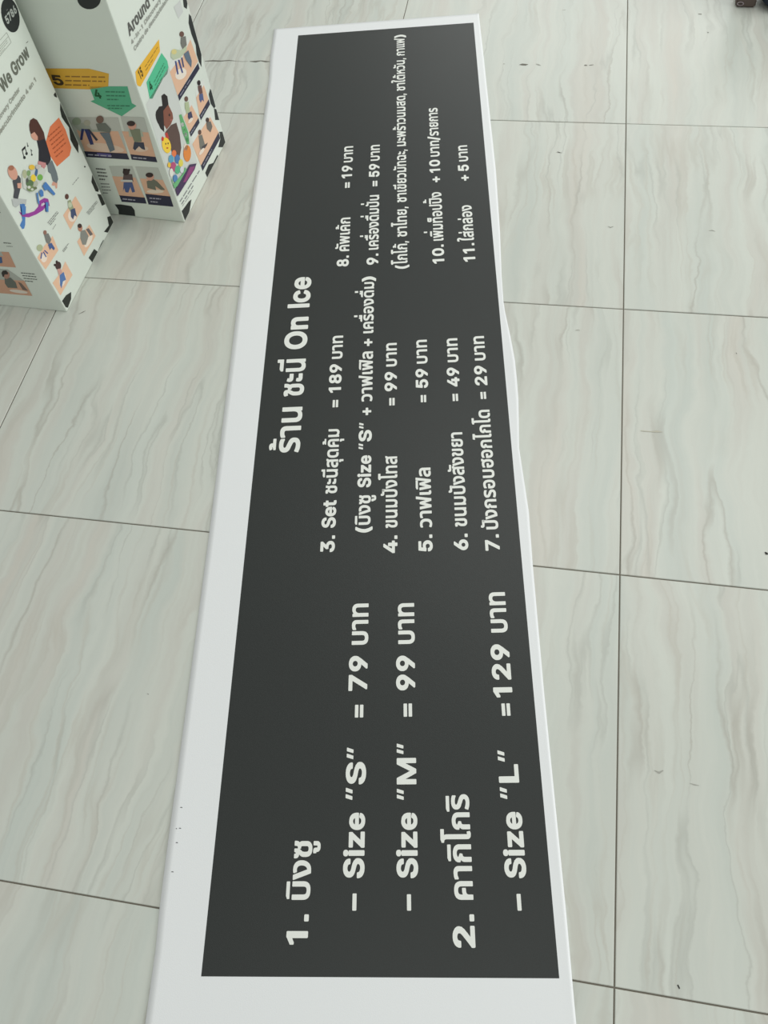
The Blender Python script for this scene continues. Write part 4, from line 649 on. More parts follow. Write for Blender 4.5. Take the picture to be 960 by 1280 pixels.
class Print:
    """a printed patch made of flat inked shapes, one mesh"""
    def __init__(s, face, zmap): s.f, s.z, s.V, s.F, s.M, s.mats = face, zmap, [], [], [], []; s.lay = 0
    def _mi(s, c):
        m_ = ink(*c)
        if m_ not in s.mats: s.mats.append(m_)
        return s.mats.index(m_)
    def add(s, st, c, up=1):
        s.lay += up
        st = clip(st, s.f.w, s.f.h)
        if not st: return s
        b0 = len(s.V); s.V += [s.f.at(a, b, s.lay) for a, b in st]
        for t in tess(st): s.F.append(tuple(b0+i for i in t)); s.M.append(s._mi(c))
        return s
    def poly(s, pts, c, up=1): return s.add([s.f.st(s.z(*p)) for p in pts], c, up)
    def ell(s, x, y, rx, ry, c, rot=0, n=14, up=1):
        r = math.radians(rot)
        return s.poly([(x+rx*math.cos(a)*math.cos(r)-ry*math.sin(a)*math.sin(r), y+rx*math.cos(a)*math.sin(r)+ry*math.sin(a)*math.cos(r)) for a in [2*math.pi*i/n for i in range(n)]], c, up)
    def bar(s, x0, y0, x1, y1, w, c, up=0):
        L = math.hypot(x1-x0, y1-y0); nx, ny = -(y1-y0)/L*w/2, (x1-x0)/L*w/2
        return s.poly([(x0+nx, y0+ny), (x1+nx, y1+ny), (x1-nx, y1-ny), (x0-nx, y0-ny)], c, up)
    def lines(s, x0, y0, x1, y1, ox, oy, n, w, c, seed=0):
        """illegible small print: n rows of word bars, each row shifted by (ox, oy)"""
        r_ = random.Random(seed); s.lay += 1
        for i in range(n):
            t = 0.0; end = 1 if i < n-1 else 0.6
            while t < end:
                d_ = 0.10+0.14*r_.random(); e = min(end, t+d_)
                s.bar(x0+(x1-x0)*t+ox*i, y0+(y1-y0)*t+oy*i, x0+(x1-x0)*e+ox*i, y0+(y1-y0)*e+oy*i, w, c)
                t = e+0.035
        return s
    def done(s, name):
        if not s.V: return None
        o = mesh_obj(name, s.V, s.F, s.mats, s.f.box, s.M)
        if name == 'small_print': o['kind'] = 'stuff'
        return o
def face_text(face, text, p0, p1, h, c, lay=3, name='lettering', nominal=506):
    V, Fc, x0, x1 = layout(text)
    a0, b0 = face.st(p0); a1 = face.st(p1)[0] if p1 else 0
    d = BOLD[nominal]; sy = h/(nominal+2*d); sx = (a1-a0)/(x1-x0) if p1 else sy
    P = [(a0+(x-x0)*sx, b0+(y+d)*sy) for x, y in V]
    keep = [f for f in Fc if all(0.002 < P[i][0] < face.w-0.002 and 0 < P[i][1] < face.h-0.002 for i in f)]
    if not keep: return None
    idx = sorted(set(i for f in keep for i in f)); mp = {i: k for k, i in enumerate(idx)}
    return mesh_obj(name, [face.at(P[i][0], P[i][1], lay) for i in idx], [tuple(mp[i] for i in f) for f in keep], ink(*c), face.box)

def carton(corner, rz, w, dep, h, label):
    """corner = front bottom edge nearest the camera; the bright side runs along +Y, the shaded side along -X"""
    box = empty('toy_carton', (corner.x, corner.y, 0), rz)
    tag(box, label, 'box', 'tall printed toy cartons')
    bm = bmesh.new()
    bmesh.ops.create_cube(bm, size=1)
    for v in bm.verts:
        v.co = Vector(((v.co.x-0.5)*dep, (v.co.y+0.5)*w, (v.co.z+0.5)*h))
    bmesh.ops.bevel(bm, geom=list(bm.edges), offset=0.0028, segments=2, profile=0.6, affect='EDGES')
    me = bpy.data.meshes.new('carton_body'); bm.to_mesh(me); bm.free(); me.materials.append(M_CARD)
    o = bpy.data.objects.new('carton_body', me); COL.objects.link(o); o.parent = box
    # closing flaps on top and the tape over their seam
    for k in (0, 1):
        x0_, x1_ = (-dep+0.002, -dep/2-0.001) if k == 0 else (-dep/2+0.001, -0.002)
        vs = [(x, y, z) for z in (h-0.0002, h+0.003) for x, y in ((x0_, 0.002), (x1_, 0.002), (x1_, w-0.002), (x0_, w-0.002))]
        f_ = mesh_obj('flap', vs, [(0, 3, 2, 1), (4, 5, 6, 7), (0, 1, 5, 4), (1, 2, 6, 5), (2, 3, 7, 6), (3, 0, 4, 7)], M_CARD); f_.parent = box
    R_ = Matrix.Rotation(rz, 3, 'Z')
    P = Vector((corner.x, corner.y, 0))
    ur = R_ @ Vector((0, 1, 0)); ul = R_ @ Vector((1, 0, 0))
    right = Face(box, P, ur, w, h)
    left = Face(box, P-ul*dep, ul, dep, h)
    return box, left, right

GREY = (96, 98, 94); LG = (150, 153, 148); NAVY = (44, 44, 66); TAN = (222, 178, 150); TAN2 = (206, 160, 132)
SKIN = (214, 160, 140); HAIR = (58, 44, 42); SPOT = (38, 42, 42); PALE = (205, 209, 201)

box1, L1, R1 = carton(on_floor(84, 390), math.radians(-2.5), 0.285, 0.42, 0.60,
                      'nearer white toy carton with orange hexagon and purple ribbon print, at the left edge')
box2, L2, R2 = carton(on_floor(231, 278), math.radians(-4.6), 0.292, 0.42, 0.60,
                      'farther white toy carton with yellow and green arrow prints, closest to the banner')

Z1 = lambda x, y: (x/3.2, y/3.2)
Z2 = lambda x, y: (60+x/4.174, y/4.174)
Z3 = lambda x, y: (x/4.573, 120+y/4.573)
Z6 = lambda x, y: (x/9.846, y/9.846)
Z7 = lambda x, y: (x/9.14, 130+y/9.14)
Z8 = lambda x, y: (x/6, 250+y/6)

# ---- farther carton, shaded side
p = Print(L2, Z2); p.poly([(-90, 356), (215, 358), (318, 384), (315, 450), (215, 466), (40, 460), (-90, 456)], (222, 172, 62))
p.lines(90, 398, 300, 402, 0, 22, 3, 7, (150, 110, 48), 1); p.done('arrow_print')
face_text(L2, '15', Z2(-20, 438), Z2(88, 444), 0.0215, (70, 56, 40))
p = Print(L2, Z2); p.poly([(215, 450), (415, 450), (438, 538), (462, 552), (385, 606), (222, 528), (242, 520)], (88, 176, 138))
p.lines(300, 478, 400, 480, 4, 20, 3, 7, (58, 124, 96), 2); p.lines(310, 550, 430, 552, 4, 14, 2, 6, (58, 124, 96), 3); p.done('arrow_print')
face_text(L2, '4', Z2(250, 512), None, 0.0195, (26, 84, 52))
def photo(f, z, quad, horizon, strip, name='picture', bg=(190, 194, 186)):
    q = Print(f, z); q.poly(quad, bg); q.poly(horizon, TAN); q.poly(strip, NAVY)
    return q
def strip_text(q, a, b, c=(170, 168, 182), seed=0, w=6): q.lines(a[0], a[1], b[0], b[1], 0, 0, 1, w, c, seed)
p = photo(L2, Z2, [(100, 610), (366, 612), (425, 832), (205, 818)], [(150, 678), (366, 684), (415, 802), (195, 790)], [(188, 788), (412, 800), (425, 832), (200, 818)])
p.ell(300, 770, 100, 22, (226, 200, 180), 8)
p.poly([(120, 640), (210, 640), (230, 675), (330, 672), (325, 690), (165, 684)], (166, 172, 160)); p.ell(150, 632, 24, 20, (150, 162, 140)); p.ell(205, 640, 18, 16, (178, 178, 160))
p.poly([(175, 670), (190, 672), (180, 730), (168, 728)], (54, 60, 110)); p.poly([(190, 672), (215, 672), (240, 752), (222, 754)], (54, 60, 110)); p.poly([(205, 672), (218, 672), (262, 728), (252, 734)], (60, 60, 74))
p.poly([(250, 645), (300, 640), (330, 672), (325, 690), (262, 680)], (110, 116, 108)); p.ell(272, 622, 20, 20, (120, 96, 84)); p.poly([(270, 690), (322, 690), (350, 780), (325, 792), (300, 730)], (104, 116, 124))
p.poly([(255, 795), (330, 800), (330, 818), (262, 812)], (92, 84, 140)); strip_text(p, (210, 804), (415, 818), seed=4); p.done('picture')
p = photo(L2, Z2, [(378, 606), (502, 612), (570, 845), (437, 832)], [(386, 684), (524, 690), (562, 820), (430, 806)], [(430, 804), (562, 818), (571, 846), (437, 832)])
p.ell(485, 775, 40, 16, (226, 200, 180)); p.poly([(450, 740), (500, 742), (508, 782), (490, 776), (475, 762), (455, 784), (444, 774)], (62, 66, 84)); p.poly([(420, 680), (490, 680), (500, 712), (425, 712)], (176, 184, 166)); p.poly([(425, 670), (480, 672), (490, 738), (452, 740)], (128, 134, 112)); p.ell(440, 655, 22, 20, SKIN); p.ell(434, 643, 22, 14, HAIR)
strip_text(p, (445, 820), (560, 830), seed=5); p.done('picture')
p = photo(L2, Z2, [(318, 866), (440, 866), (515, 1062), (385, 1052)], [(335, 918), (456, 926), (505, 1032), (372, 1020)], [(372, 1018), (505, 1030), (515, 1062), (385, 1052)])
p.poly([(395, 950), (440, 950), (455, 1000), (440, 1004), (430, 975), (420, 1004), (405, 1002), (398, 980), (392, 1000)], (76, 92, 140)); p.poly([(395, 905), (440, 908), (446, 948), (390, 946)], (92, 76, 76)); p.ell(408, 896, 18, 17, HAIR); p.ell(398, 884, 6, 6, HAIR, up=0); p.ell(424, 886, 6, 6, HAIR, up=0); p.poly([(378, 936), (440, 938), (444, 948), (382, 946)], (206, 208, 204)); strip_text(p, (390, 1036), (500, 1048), seed=6); p.done('picture')
p = photo(L2, Z2, [(455, 868), (575, 875), (655, 1078), (525, 1066)], [(480, 930), (600, 938), (640, 1026), (510, 1012)], [(508, 1010), (638, 1024), (655, 1078), (525, 1066)])
p.ell(560, 998, 45, 10, (230, 214, 196)); p.poly([(515, 945), (545, 930), (570, 945), (612, 990), (590, 990), (560, 970), (565, 992), (520, 980)], (112, 114, 100)); p.ell(534, 922, 20, 20, SKIN); p.ell(530, 912, 20, 13, HAIR); strip_text(p, (530, 1032), (630, 1040), seed=7); strip_text(p, (536, 1050), (600, 1056), seed=8); p.done('picture')
p = Print(L2, Z2); p.lines(250, 880, 300, 884, 6, 18, 4, 7, (96, 98, 94), 9); p.lines(275, 958, 320, 960, 4, 16, 4, 5, (130, 132, 128), 10); p.done('small_print')
p = Print(L2, Z2); p.poly([(348, 1066), (380, 1066), (436, 1075), (452, 1096), (456, 1130), (370, 1122), (368, 1095)], SPOT); p.done('black_spot')
p = Print(L2, Z2); p.ell(214, -8, 62, 56, SPOT, 8, 24); p.done('black_spot')
p = Print(L2, Z2); p.bar(584, 780, 590, 800, 8, (60, 84, 60)); p.bar(594, 778, 598, 812, 6, (60, 84, 60)); p.done('small_print')

# ---- farther carton, bright side
D_ = (92, 93, 89)
face_text(R2, 'Around We Grow', Z2(425, 192), Z2(650, -250), 0.0205, D_)
face_text(R2, '4-in-1 Discovery Center', Z2(437, 236), Z2(640, -120), 0.0080, (158, 160, 153))
face_text(R2, 'Centro de descubrimiento 4 en 1', Z2(452, 268), Z2(670, -105), 0.0080, (158, 160, 153))
p = Print(R2, Z2); p.poly([(655, 35), (690, 0), (705, 60), (680, 98)], (204, 207, 204)); p.done('small_print')
p = Print(R2, Z2); p.poly([(455, 375), (578, 205), (584, 268), (482, 452), (463, 445)], (232, 180, 58)); p.lines(505, 350, 572, 245, 4, 18, 2, 5, (176, 130, 44), 11); p.done('arrow_print')
face_text(R2, '15', Z2(482, 418), Z2(497, 390), 0.0185, (84, 64, 30))
p = Print(R2, Z2); p.poly([(513, 430), (592, 276), (622, 318), (628, 352), (622, 385), (600, 410), (544, 515), (530, 515)], (86, 190, 146)); p.lines(552, 430, 604, 330, 6, 16, 3, 5, (60, 140, 104), 12); p.done('arrow_print')
face_text(R2, '4', Z2(535, 480), None, 0.0175, (24, 76, 46))
# large picture of a child at the toy
p = Print(R2, Z2); p.poly([(510, 545), (628, 352), (780, 850), (668, 1030), (640, 970)], (206, 210, 205))
p.poly([(562, 588), (578, 556), (596, 552), (590, 500), (605, 488), (622, 502), (628, 545), (606, 580), (604, 640), (606, 690), (585, 670), (566, 625)], (40, 34, 34))
p.ell(586, 615, 24, 48, (40, 34, 34), -15)
p.poly([(600, 578), (626, 545), (648, 590), (652, 618), (640, 648), (618, 676), (604, 650)], (132, 82, 66)); p.ell(632, 600, 5, 7, (60, 38, 34)); p.ell(642, 626, 6, 5, (170, 96, 90), up=0)
p.poly([(610, 690), (640, 652), (668, 640), (686, 700), (694, 770), (684, 825), (650, 805), (625, 745)], (92, 72, 66))
p.poly([(608, 696), (620, 690), (630, 720), (618, 738)], (186, 62, 54))
p.poly([(682, 600), (694, 596), (730, 690), (736, 750), (724, 752), (700, 690)], (98, 172, 110)); 
for k in range(4): p.ell(700+k*8, 650+k*26, 9, 11, (120, 196, 132) if k % 2 else (218, 224, 216), up=0)
p.ell(616, 758, 23, 42, (242, 204, 66), -12); p.ell(612, 750, 3, 5, (50, 40, 30)); p.ell(624, 748, 3, 5, (50, 40, 30), up=0); p.ell(620, 772, 6, 4, (190, 90, 40), up=0)
p.ell(596, 724, 6, 12, (204, 60, 50), up=0)
p.ell(724, 800, 20, 44, (224, 136, 62)); p.ell(716, 768, 10, 18, (230, 216, 200), up=0)
for x, y, rx, ry, c in ((640, 830, 14, 22, (90, 160, 190)), (655, 800, 12, 18, (226, 120, 70)), (672, 830, 14, 24, (70, 116, 172)), (690, 850, 12, 20, (220, 206, 90)), (650, 870, 16, 26, (180, 80, 120)), (672, 885, 14, 22, (90, 176, 130)), (640, 900, 10, 22, (224, 224, 214)), (695, 885, 10, 18, (212, 214, 220)), (660, 930, 12, 20, (80, 130, 180)), (628, 860, 8, 14, (230, 190, 70))): p.ell(x, y, rx, ry, c)
p.poly([(640, 925), (650, 960), (700, 905), (712, 870), (720, 890), (700, 940), (655, 985), (640, 950)], (106, 176, 120))
p.poly([(660, 988), (735, 858), (770, 852), (760, 884), (672, 1024)], (66, 46, 84)); p.poly([(700, 950), (735, 872), (762, 866), (752, 892), (712, 950)], (138, 62, 118)); p.done('picture')
p = Print(R2, Z2); p.lines(688, 1052, 790, 890, 8, 14, 2, 5, (128, 130, 132), 13); p.lines(700, 1076, 800, 930, 0, 0, 1, 3, (160, 162, 162), 14); p.done('small_print')
W_ = (222, 225, 219)
def slant(quad, tanpoly, strip, seed):
    q = Print(R2, Z2); q.poly(quad, W_); q.poly(tanpoly, (228, 186, 156)); q.poly(strip, NAVY)
    a = ((strip[0][0]+strip[1][0])/2, (strip[0][1]+strip[1][1])/2); b = ((strip[2][0]+strip[3][0])/2, (strip[2][1]+strip[3][1])/2)
    q.lines(a[0]+(b[0]-a[0])*.08, a[1]+(b[1]-a[1])*.08, a[0]+(b[0]-a[0])*.9, a[1]+(b[1]-a[1])*.9, 0, 0, 1, 4, (150, 148, 160), seed)
    return q
p = slant([(628, 345), (735, 185), (790, 355), (682, 525)], [(634, 376), (668, 330), (700, 300), (742, 205), (782, 320), (676, 500)], [(676, 498), (684, 526), (790, 358), (782, 328)], 15)
p.ell(692, 385, 34, 26, (236, 226, 212), -50); p.poly([(640, 270), (660, 255), (690, 262), (720, 232), (722, 262), (690, 300), (655, 312), (640, 300)], (190, 200, 172)); p.ell(656, 270, 14, 14, (216, 204, 140))
p.bar(664, 318, 676, 388, 8, (62, 72, 130)); p.bar(680, 312, 700, 380, 8, (62, 72, 130)); p.bar(696, 300, 706, 350, 7, (70, 80, 120))
p.ell(696, 178, 12, 15, (108, 78, 68)); p.poly([(692, 195), (716, 188), (722, 235), (700, 256), (690, 226)], (120, 120, 114)); p.poly([(706, 282), (730, 262), (748, 318), (745, 352), (730, 330), (716, 310)], (100, 116, 132)); p.done('picture')
p = slant([(702, 590), (742, 520), (790, 640), (745, 714)], [(706, 612), (748, 548), (786, 618), (738, 692)], [(737, 690), (745, 714), (790, 640), (784, 615)], 16)
p.ell(720, 516, 10, 14, (110, 82, 70)); p.poly([(712, 535), (732, 530), (740, 580), (722, 596), (714, 566)], (178, 190, 152)); p.poly([(728, 590), (746, 580), (756, 622), (744, 616), (736, 628), (728, 612)], (62, 66, 96)); p.ell(742, 628, 18, 8, (236, 222, 208), -50); p.done('picture')
p = slant([(768, 480), (808, 408), (845, 542), (797, 625)], [(772, 508), (812, 444), (838, 520), (790, 604)], [(789, 602), (797, 627), (845, 544), (837, 518)], 17)
p.ell(786, 432, 9, 14, (44, 34, 36)); p.poly([(780, 448), (798, 444), (806, 484), (790, 494), (782, 470)], (104, 76, 74)); p.poly([(786, 494), (806, 486), (812, 530), (802, 520), (796, 536), (788, 520)], (84, 96, 140)); p.done('picture')
p = slant([(745, 715), (838, 572), (897, 700), (806, 885)], [(752, 752), (790, 690), (845, 610), (890, 690), (798, 866)], [(797, 864), (806, 892), (897, 722), (889, 690)], 18)
p.ell(790, 690, 9, 14, (96, 70, 62)); p.poly([(784, 708), (802, 702), (818, 756), (800, 790), (790, 770)], (118, 116, 108)); p.poly([(800, 766), (832, 744), (826, 760), (806, 790)], (70, 64, 70)); p.ell(830, 626, 9, 13, (70, 50, 46)); p.poly([(824, 640), (846, 632), (856, 660), (846, 690), (828, 672)], (108, 104, 98)); p.ell(800, 790, 22, 8, (236, 222, 208), -55); p.done('picture')
p = Print(R2, Z2)
for q in ([(703, -8), (722, -8), (727, 20), (724, 47), (708, 36)], [(735, 72), (755, 95), (772, 168), (800, 262), (800, 350), (788, 325), (775, 285), (770, 235), (748, 178), (733, 120)],
          [(846, 462), (858, 485), (878, 550), (866, 566), (848, 540), (838, 492)], [(866, 566), (884, 572), (898, 626), (872, 626)],
          [(892, 688), (918, 686), (934, 740), (912, 768), (888, 768), (899, 724)], [(820, 902), (838, 858), (862, 850), (884, 806), (892, 832), (832, 930)],
          [(664, 1112), (700, 1098), (735, 1050), (748, 1040), (738, 1100), (716, 1162)]): Print(R2, Z2).poly(q, SPOT).done('black_spot')

# ---- nearer carton, bright side
G_ = (108, 112, 102)
face_text(R1, 'We Grow', Z6(40, 1158), Z6(358, 655), 0.0225, G_)
p = Print(R1, Z6); p.bar(322, 530, 345, 508, 8, G_); p.done('lettering')
face_text(R1, 'Discovery Center', Z6(-70, 1575), Z6(232, 1085), 0.0080, (158, 160, 150))
face_text(R1, 'descubrimiento 4 en 1', Z6(-20, 1690), Z6(412, 925), 0.0085, (158, 160, 150))
p = Print(R1, Z6); p.ell(126, 185, 108, 218, SPOT, -12, 26); p.done('black_spot')
face_text(R1, '5786', Z6(92, 305), None, 0.0130, (176, 182, 176), 4)
p = Print(R1, Z6); p.lines(78, 130, 104, 100, 0, 0, 1, 12, (150, 156, 150), 3); p.done('small_print')
p = Print(R1, Z6)
for a, b in (((-60, 560), (80, 400)), ((80, 400), (136, 520)), ((136, 520), (-10, 700)), ((-30, 600), (100, 450))): p.bar(*a, *b, 5, (150, 154, 142))
p.lines(-10, 610, 90, 490, 6, 26, 3, 6, (160, 164, 152), 20); p.done('small_print')
p = Print(R1, Z7); p.poly([(-20, 330), (30, 260), (30, 300), (-20, 370)], (150, 152, 140)); p.done('small_print')
# orange hexagon
p = Print(R1, Z1); p.poly([(235, 470), (262, 520), (285, 590), (278, 622), (228, 666), (177, 588), (200, 506)], (224, 124, 82))
p.lines(192, 548, 240, 505, 6, 16, 6, 5, (176, 84, 50), 21); p.done('hexagon_print')
# the standing child
p = Print(R1, Z7)
p.poly([(600, 890), (655, 880), (652, 960), (636, 968), (625, 930), (605, 935), (588, 925)], SKIN)
p.poly([(535, 690), (592, 640), (625, 720), (650, 790), (664, 860), (645, 905), (600, 880), (578, 800), (548, 775)], (112, 122, 126))
p.poly([(418, 416), (512, 392), (545, 500), (575, 600), (580, 640), (540, 700), (470, 665), (440, 655), (440, 520)], (44, 44, 52))
p.ell(398, 360, 46, 60, SKIN, -30); p.poly([(330, 240), (342, 185), (378, 160), (420, 182), (462, 255), (498, 325), (512, 395), (430, 425), (428, 370), (390, 318), (350, 345), (336, 300)], (84, 52, 46))
p.poly([(432, 650), (520, 672), (522, 710), (480, 770), (455, 756), (470, 700), (430, 690)], (200, 140, 140))
# the baby
p.poly([(130, 1085), (200, 1078), (300, 1090), (290, 1150), (240, 1130), (180, 1180), (145, 1160)], (186, 190, 188))
p.poly([(140, 878), (205, 812), (232, 850), (236, 935), (200, 1085), (148, 1072), (160, 980)], (74, 76, 82))
p.ell(140, 785, 52, 86, SKIN, -20); p.ell(122, 730, 34, 30, (168, 112, 88), -20); p.poly([(190, 905), (240, 900), (238, 965), (195, 960)], SKIN)
# toy table with coloured pieces
p.poly([(240, 800), (330, 770), (470, 720), (520, 760), (470, 880), (340, 1010), (260, 960)], (206, 210, 202))
for x, y, rx, ry, c, r in ((275, 800, 26, 50, (180, 184, 150), 0), (320, 790, 22, 34, (130, 160, 110), 10), (356, 722, 34, 30, (232, 190, 70), 0), (330, 850, 30, 30, (160, 172, 150), 0), (405, 785, 16, 48, (72, 106, 150), 10), (372, 845, 30, 42, (238, 206, 66), 0), (448, 838, 32, 36, (120, 178, 84), 0), (330, 905, 44, 40, (96, 122, 84), 0), (345, 965, 50, 34, (124, 142, 96), 0), (395, 915, 26, 40, (182, 186, 168), 20), (320, 950, 18, 18, (214, 216, 206), 0), (356, 975, 16, 14, (206, 208, 198), 0), (300, 870, 14, 26, (86, 92, 84), 0), (420, 720, 26, 26, (196, 190, 186), 0), (390, 960, 20, 16, (110, 120, 90), 0)): p.ell(x, y, rx, ry, c, r)
BL = (78, 128, 190)
p.poly([(472, 936), (508, 886), (620, 1022), (604, 1046), (530, 975), (502, 990)], BL); p.poly([(432, 1000), (458, 970), (482, 1000), (484, 1050), (455, 1062)], BL, 0); p.poly([(402, 1015), (420, 1008), (440, 1150), (420, 1130)], BL, 0); p.poly([(505, 1120), (540, 1120), (540, 1235), (515, 1225)], BL, 0)
p.poly([(228, 1165), (282, 1168), (280, 1255), (240, 1270)], BL, 0); p.done('picture')
p = Print(R1, Z8)
p.poly([(148, 30), (186, 28), (190, 90), (188, 185), (180, 214), (166, 218), (148, 190), (166, 150), (158, 100)], BL); p.poly([(335, 55), (355, 50), (356, 86), (340, 90)], BL, 0)
p.poly([(138, 84), (172, 104), (215, 98), (255, 84), (285, 50), (292, 8), (332, -16), (360, -8), (372, 46), (350, 40), (320, 78), (270, 108), (215, 130), (165, 124)], (156, 62, 156)); p.done('ribbon_print')
p = Print(R1, Z8); p.bar(308, 45, 316, 24, 7, (230, 220, 230)); p.bar(318, 44, 326, 20, 6, (230, 220, 230)); p.bar(324, 36, 334, 24, 6, (230, 220, 230)); p.lay += 6
for i, v in enumerate(p.V): p.V[i] = v+R1.n*0.0006
p.done('lettering')
# music notes
p = Print(R1, Z7); K = (40, 44, 46)
p.ell(278, 612, 15, 18, K); p.ell(302, 566, 14, 18, K, up=0); p.bar(272, 605, 252, 525, 8, K); p.bar(304, 560, 280, 490, 8, K); p.poly([(246, 520), (286, 478), (292, 500), (252, 545)], K, 0)
p.bar(316, 486, 308, 440, 6, K); p.ell(317, 480, 8, 10, K, up=0); p.bar(362, 575, 350, 515, 5, K); p.ell(362, 580, 9, 11, K, up=0); p.bar(352, 520, 366, 540, 6, K); p.done('music_note_print')
# four small pictures
def small(quad, seed):
    q = Print(R1, Z3); q.poly(quad, (232, 190, 160)); return q
p = small([(430, 572), (471, 640), (402, 765), (360, 682), (395, 630)], 1); p.ell(412, 685, 24, 34, (238, 222, 208)); p.poly([(385, 600), (402, 592), (420, 640), (405, 668), (390, 640)], (156, 164, 132)); p.ell(381, 575, 11, 16, (98, 66, 58)); p.poly([(402, 650), (426, 640), (438, 690), (424, 682), (416, 706), (404, 690)], (72, 82, 116)); p.ell(398, 622, 12, 16, (196, 204, 178)); p.done('picture')
p = small([(300, 800), (333, 882), (260, 992), (212, 925), (250, 860)], 2); p.ell(250, 925, 18, 26, (238, 222, 208)); p.ell(226, 868, 18, 20, (176, 184, 150)); p.poly([(250, 790), (275, 784), (292, 820), (280, 852), (262, 835)], (124, 124, 120)); p.ell(256, 780, 10, 13, (150, 110, 96)); p.poly([(272, 850), (292, 838), (312, 870), (306, 882), (292, 868), (284, 880)], (70, 96, 150)); p.bar(238, 895, 232, 930, 6, (70, 88, 150)); p.bar(246, 890, 262, 920, 6, (70, 88, 150)); p.bar(252, 882, 272, 900, 6, (70, 88, 150)); p.done('picture')
p = small([(510, 735), (546, 800), (480, 915), (440, 832), (470, 790)], 3); p.ell(505, 830, 14, 40, (238, 226, 212), 30); p.poly([(460, 770), (485, 765), (505, 800), (490, 850), (470, 850), (458, 815)], (138, 138, 132)); p.poly([(490, 762), (505, 755), (530, 790), (515, 800)], (112, 104, 104)); p.ell(457, 755, 13, 20, (188, 134, 112)); p.ell(454, 742, 12, 13, (66, 46, 42)); p.done('picture')
p = small([(372, 945), (414, 1022), (345, 1140), (300, 1068), (345, 1010)], 4); p.ell(356, 1050, 18, 38, (236, 224, 212), 10); p.ell(332, 970, 17, 24, (70, 46, 46)); p.ell(323, 948, 6, 9, (60, 40, 40), up=0); p.ell(312, 966, 6, 7, (60, 40, 40), up=0); p.poly([(325, 990), (345, 985), (356, 1012), (335, 1024)], (206, 160, 150)); p.poly([(340, 1024), (362, 1005), (376, 1050), (358, 1060), (350, 1100), (342, 1080)], (86, 120, 176)); p.done('picture')
p = Print(R1, Z3)
p.lines(414, 508, 472, 436, 4, 8, 1, 4, LG, 31); p.lines(272, 726, 326, 660, 7, 6, 3, 4, (130, 132, 128), 32); p.lines(300, 762, 330, 715, 6, 6, 1, 3, LG, 33)
p.lines(356, 886, 392, 842, 5, 5, 2, 4, LG, 34); p.lines(494, 668, 552, 600, 6, 5, 3, 4, LG, 35); p.done('small_print')
p = Print(R1, Z3)
for q in ([(306, -8), (318, -26), (326, 10), (312, 4)], [(343, 30), (362, 48), (392, 98), (420, 150), (446, 230), (448, 328), (420, 285), (402, 250), (394, 180), (372, 150), (352, 120), (343, 80)],
          [(528, 438), (548, 460), (566, 510), (562, 548), (546, 545), (522, 492)], [(556, 560), (596, 566), (614, 612), (582, 628)],
          [(612, 692), (648, 680), (662, 720), (644, 762), (618, 782), (594, 776), (622, 740)], [(556, 895), (575, 848), (590, 822), (600, 838), (582, 882)], [(506, 925), (538, 874), (558, 890), (536, 962)],
          [(354, 1172), (376, 1140), (406, 1120), (406, 1160), (388, 1210), (370, 1206)]): Print(R1, Z3).poly(q, (40, 44, 40)).done('black_spot')
p = Print(R1, Z3); p.ell(484, 404, 4, 5, (50, 50, 50)); p.done('black_spot')
# ---- nearer carton, shaded side
p = Print(L1, Z8); p.poly([(-80, 384), (66, 390), (120, 505), (-80, 492)], (206, 158, 132)); p.poly([(-80, 384), (10, 388), (26, 420), (-80, 414)], (176, 180, 172)); p.poly([(-10, 425), (14, 426), (20, 470), (0, 474), (-14, 450)], (70, 98, 140)); p.done('picture')
p = Print(L1, Z8); p.poly([(-80, 510), (60, 520), (182, 606), (243, 718), (-60, 690)], (178, 182, 174)); p.poly([(-80, 592), (182, 604), (243, 718), (-60, 692)], (206, 160, 134)); p.ell(140, 685, 70, 12, (222, 212, 200), 8)
p.poly([(135, 612), (160, 622), (212, 680), (170, 672)], (116, 100, 92)); p.poly([(35, 585), (80, 580), (118, 615), (132, 660), (60, 656), (38, 625)], (104, 108, 100)); p.ell(50, 562, 24, 28, (176, 132, 116)); p.poly([(12, 545), (22, 528), (48, 526), (62, 545), (60, 556), (36, 556), (30, 576), (20, 572)], (50, 44, 42)); p.done('picture')
p = Print(L1, Z8); p.lines(158, 546, 262, 556, 10, 20, 4, 6, (92, 98, 92), 41); p.lines(26, 320, 120, 328, 0, 22, 1, 6, (92, 98, 92), 42); p.lines(50, 346, 126, 350, 0, 0, 1, 4, (130, 136, 130), 43); p.lines(-20, 92, 20, 92, 0, 0, 1, 6, (70, 74, 70), 44); p.done('small_print')

# ---------------------------------------------------------------- the things cut by the far right corner
bx0 = on_floor(918.5, 9.2); bx1 = on_floor(943.5, 10.2)
ux_ = (bx1-bx0); wl = ux_.length; ux_.normalize(); nrm = Vector((-ux_.y, ux_.x, 0))
M_BROWN = mat('brown_board', srgb(96, 84, 78), 0.6, 0.3)
crate = empty('brown_case', tuple(bx0))
tag(crate, 'brown boxy case with a pale ring on its front, at the top right', 'case')
def prism(base, h0, h1, r=0.004):
    bm = bmesh.new()
    lo = [bm.verts.new((p_.x, p_.y, h0)) for p_ in base]; hi = [bm.verts.new((p_.x, p_.y, h1)) for p_ in base]
    bm.faces.new(list(reversed(lo))); bm.faces.new(hi)
    for i in range(len(base)): bm.faces.new((lo[i], lo[(i+1) % len(base)], hi[(i+1) % len(base)], hi[i]))
    bmesh.ops.bevel(bm, geom=list(bm.edges), offset=r, segments=2, affect='EDGES')
    return bm
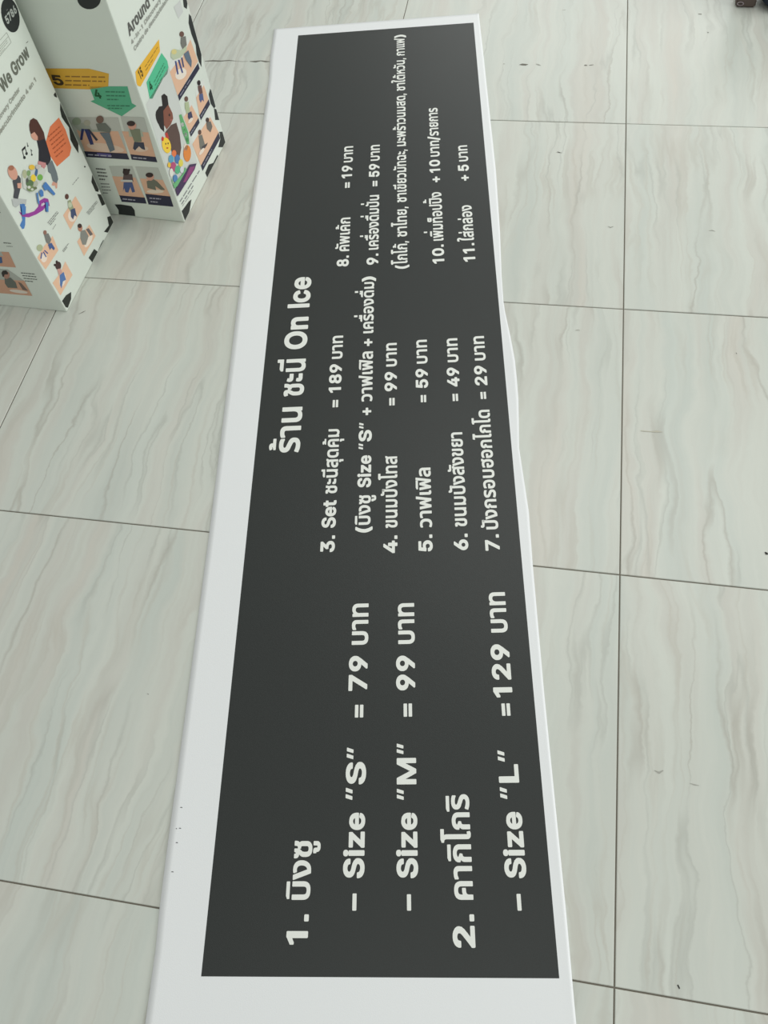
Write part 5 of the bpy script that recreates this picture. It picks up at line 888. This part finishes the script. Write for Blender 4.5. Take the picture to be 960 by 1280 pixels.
def bm_obj(name, bm, mt, parent, smooth=False):
    me = bpy.data.meshes.new(name); bm.to_mesh(me); bm.free(); me.materials.append(mt)
    if smooth: me.polygons.foreach_set('use_smooth', [True]*len(me.polygons))
    o = bpy.data.objects.new(name, me); COL.objects.link(o)
    if parent: o.parent = parent; o.matrix_parent_inverse = parent.matrix_world.inverted()
    return o
bm_obj('case_body', prism([bx0, bx1, bx1+nrm*0.06, bx0+nrm*0.06], 0.0, 0.20), M_BROWN, crate)
bm_obj('case_lid', prism([bx0-nrm*0.003-ux_*0.003, bx1-nrm*0.003+ux_*0.003, bx1+nrm*0.063+ux_*0.003, bx0+nrm*0.063-ux_*0.003], 0.2002, 0.225), M_BROWN, crate)
q = on_plane(925.5, 4.2, bx0, nrm)
bm = bmesh.new(); NS = 24
for i in range(NS):
    a = 2*math.pi*i/NS
    for j in range(8):
        b_ = 2*math.pi*j/8; rr = 0.0075+0.0016*math.cos(b_)
        bm.verts.new(q-nrm*(0.0016+0.0016*math.sin(b_))+ux_*(rr*math.cos(a))+Vector((0, 0, 0.55*rr*math.sin(a))))
bm.verts.ensure_lookup_table()
for i in range(NS):
    for j in range(8):
        bm.faces.new([bm.verts[k] for k in (i*8+j, ((i+1) % NS)*8+j, ((i+1) % NS)*8+(j+1) % 8, i*8+(j+1) % 8)])
bm_obj('ring', bm, mat('pale_metal_ring', srgb(150, 138, 142), 0.35, 0.5), crate, True)
# dark shoe-like bundle: a soft bag with a navy underside
bag = empty('soft_bag', tuple(on_floor(977, 2)))
tag(bag, 'dark green soft bag with a navy bottom, in the top right corner', 'bag')
c0 = on_floor(977, 2)
def blob(name, c, r, mt, seed, sq=2.6, n=20, m_=28):
    """a closed lumpy cushion resting on z = c.z"""
    bm = bmesh.new(); rows_ = []
    for i in range(n+1):
        th = math.pi*i/n; row = []
        for j in range(m_):
            ph = 2*math.pi*j/m_
            sx_, sy_, sz_ = math.sin(th)*math.cos(ph), math.sin(th)*math.sin(ph), math.cos(th)
            k = (abs(sx_)**sq+abs(sy_)**sq+abs(sz_)**sq)**(-1/sq)
            w_ = 1+0.035*math.sin(5*ph+seed)*math.sin(th)+0.02*math.sin(11*ph+3*th+seed)
            row.append(bm.verts.new((c.x+r[0]*sx_*k*w_, c.y+r[1]*sy_*k*w_, c.z+r[2]*(1+sz_*k))))
        rows_.append(row)
    for i in range(n):
        for j in range(m_):
            bm.faces.new((rows_[i][j], rows_[i+1][j], rows_[i+1][(j+1) % m_], rows_[i][(j+1) % m_]))
    bmesh.ops.remove_doubles(bm, verts=bm.verts, dist=1e-5)
    return bm_obj(name, bm, mt, bag, True)
blob('bag_bottom', c0, (0.062, 0.066, 0.035), mat('navy_cloth', srgb(40, 48, 60), 0.8, 0.2), 1.0)
blob('bag_body', c0+Vector((0.006, 0.006, 0.03)), (0.056, 0.060, 0.10), mat('dark_green_cloth', srgb(30, 62, 52), 0.8, 0.2), 2.2)
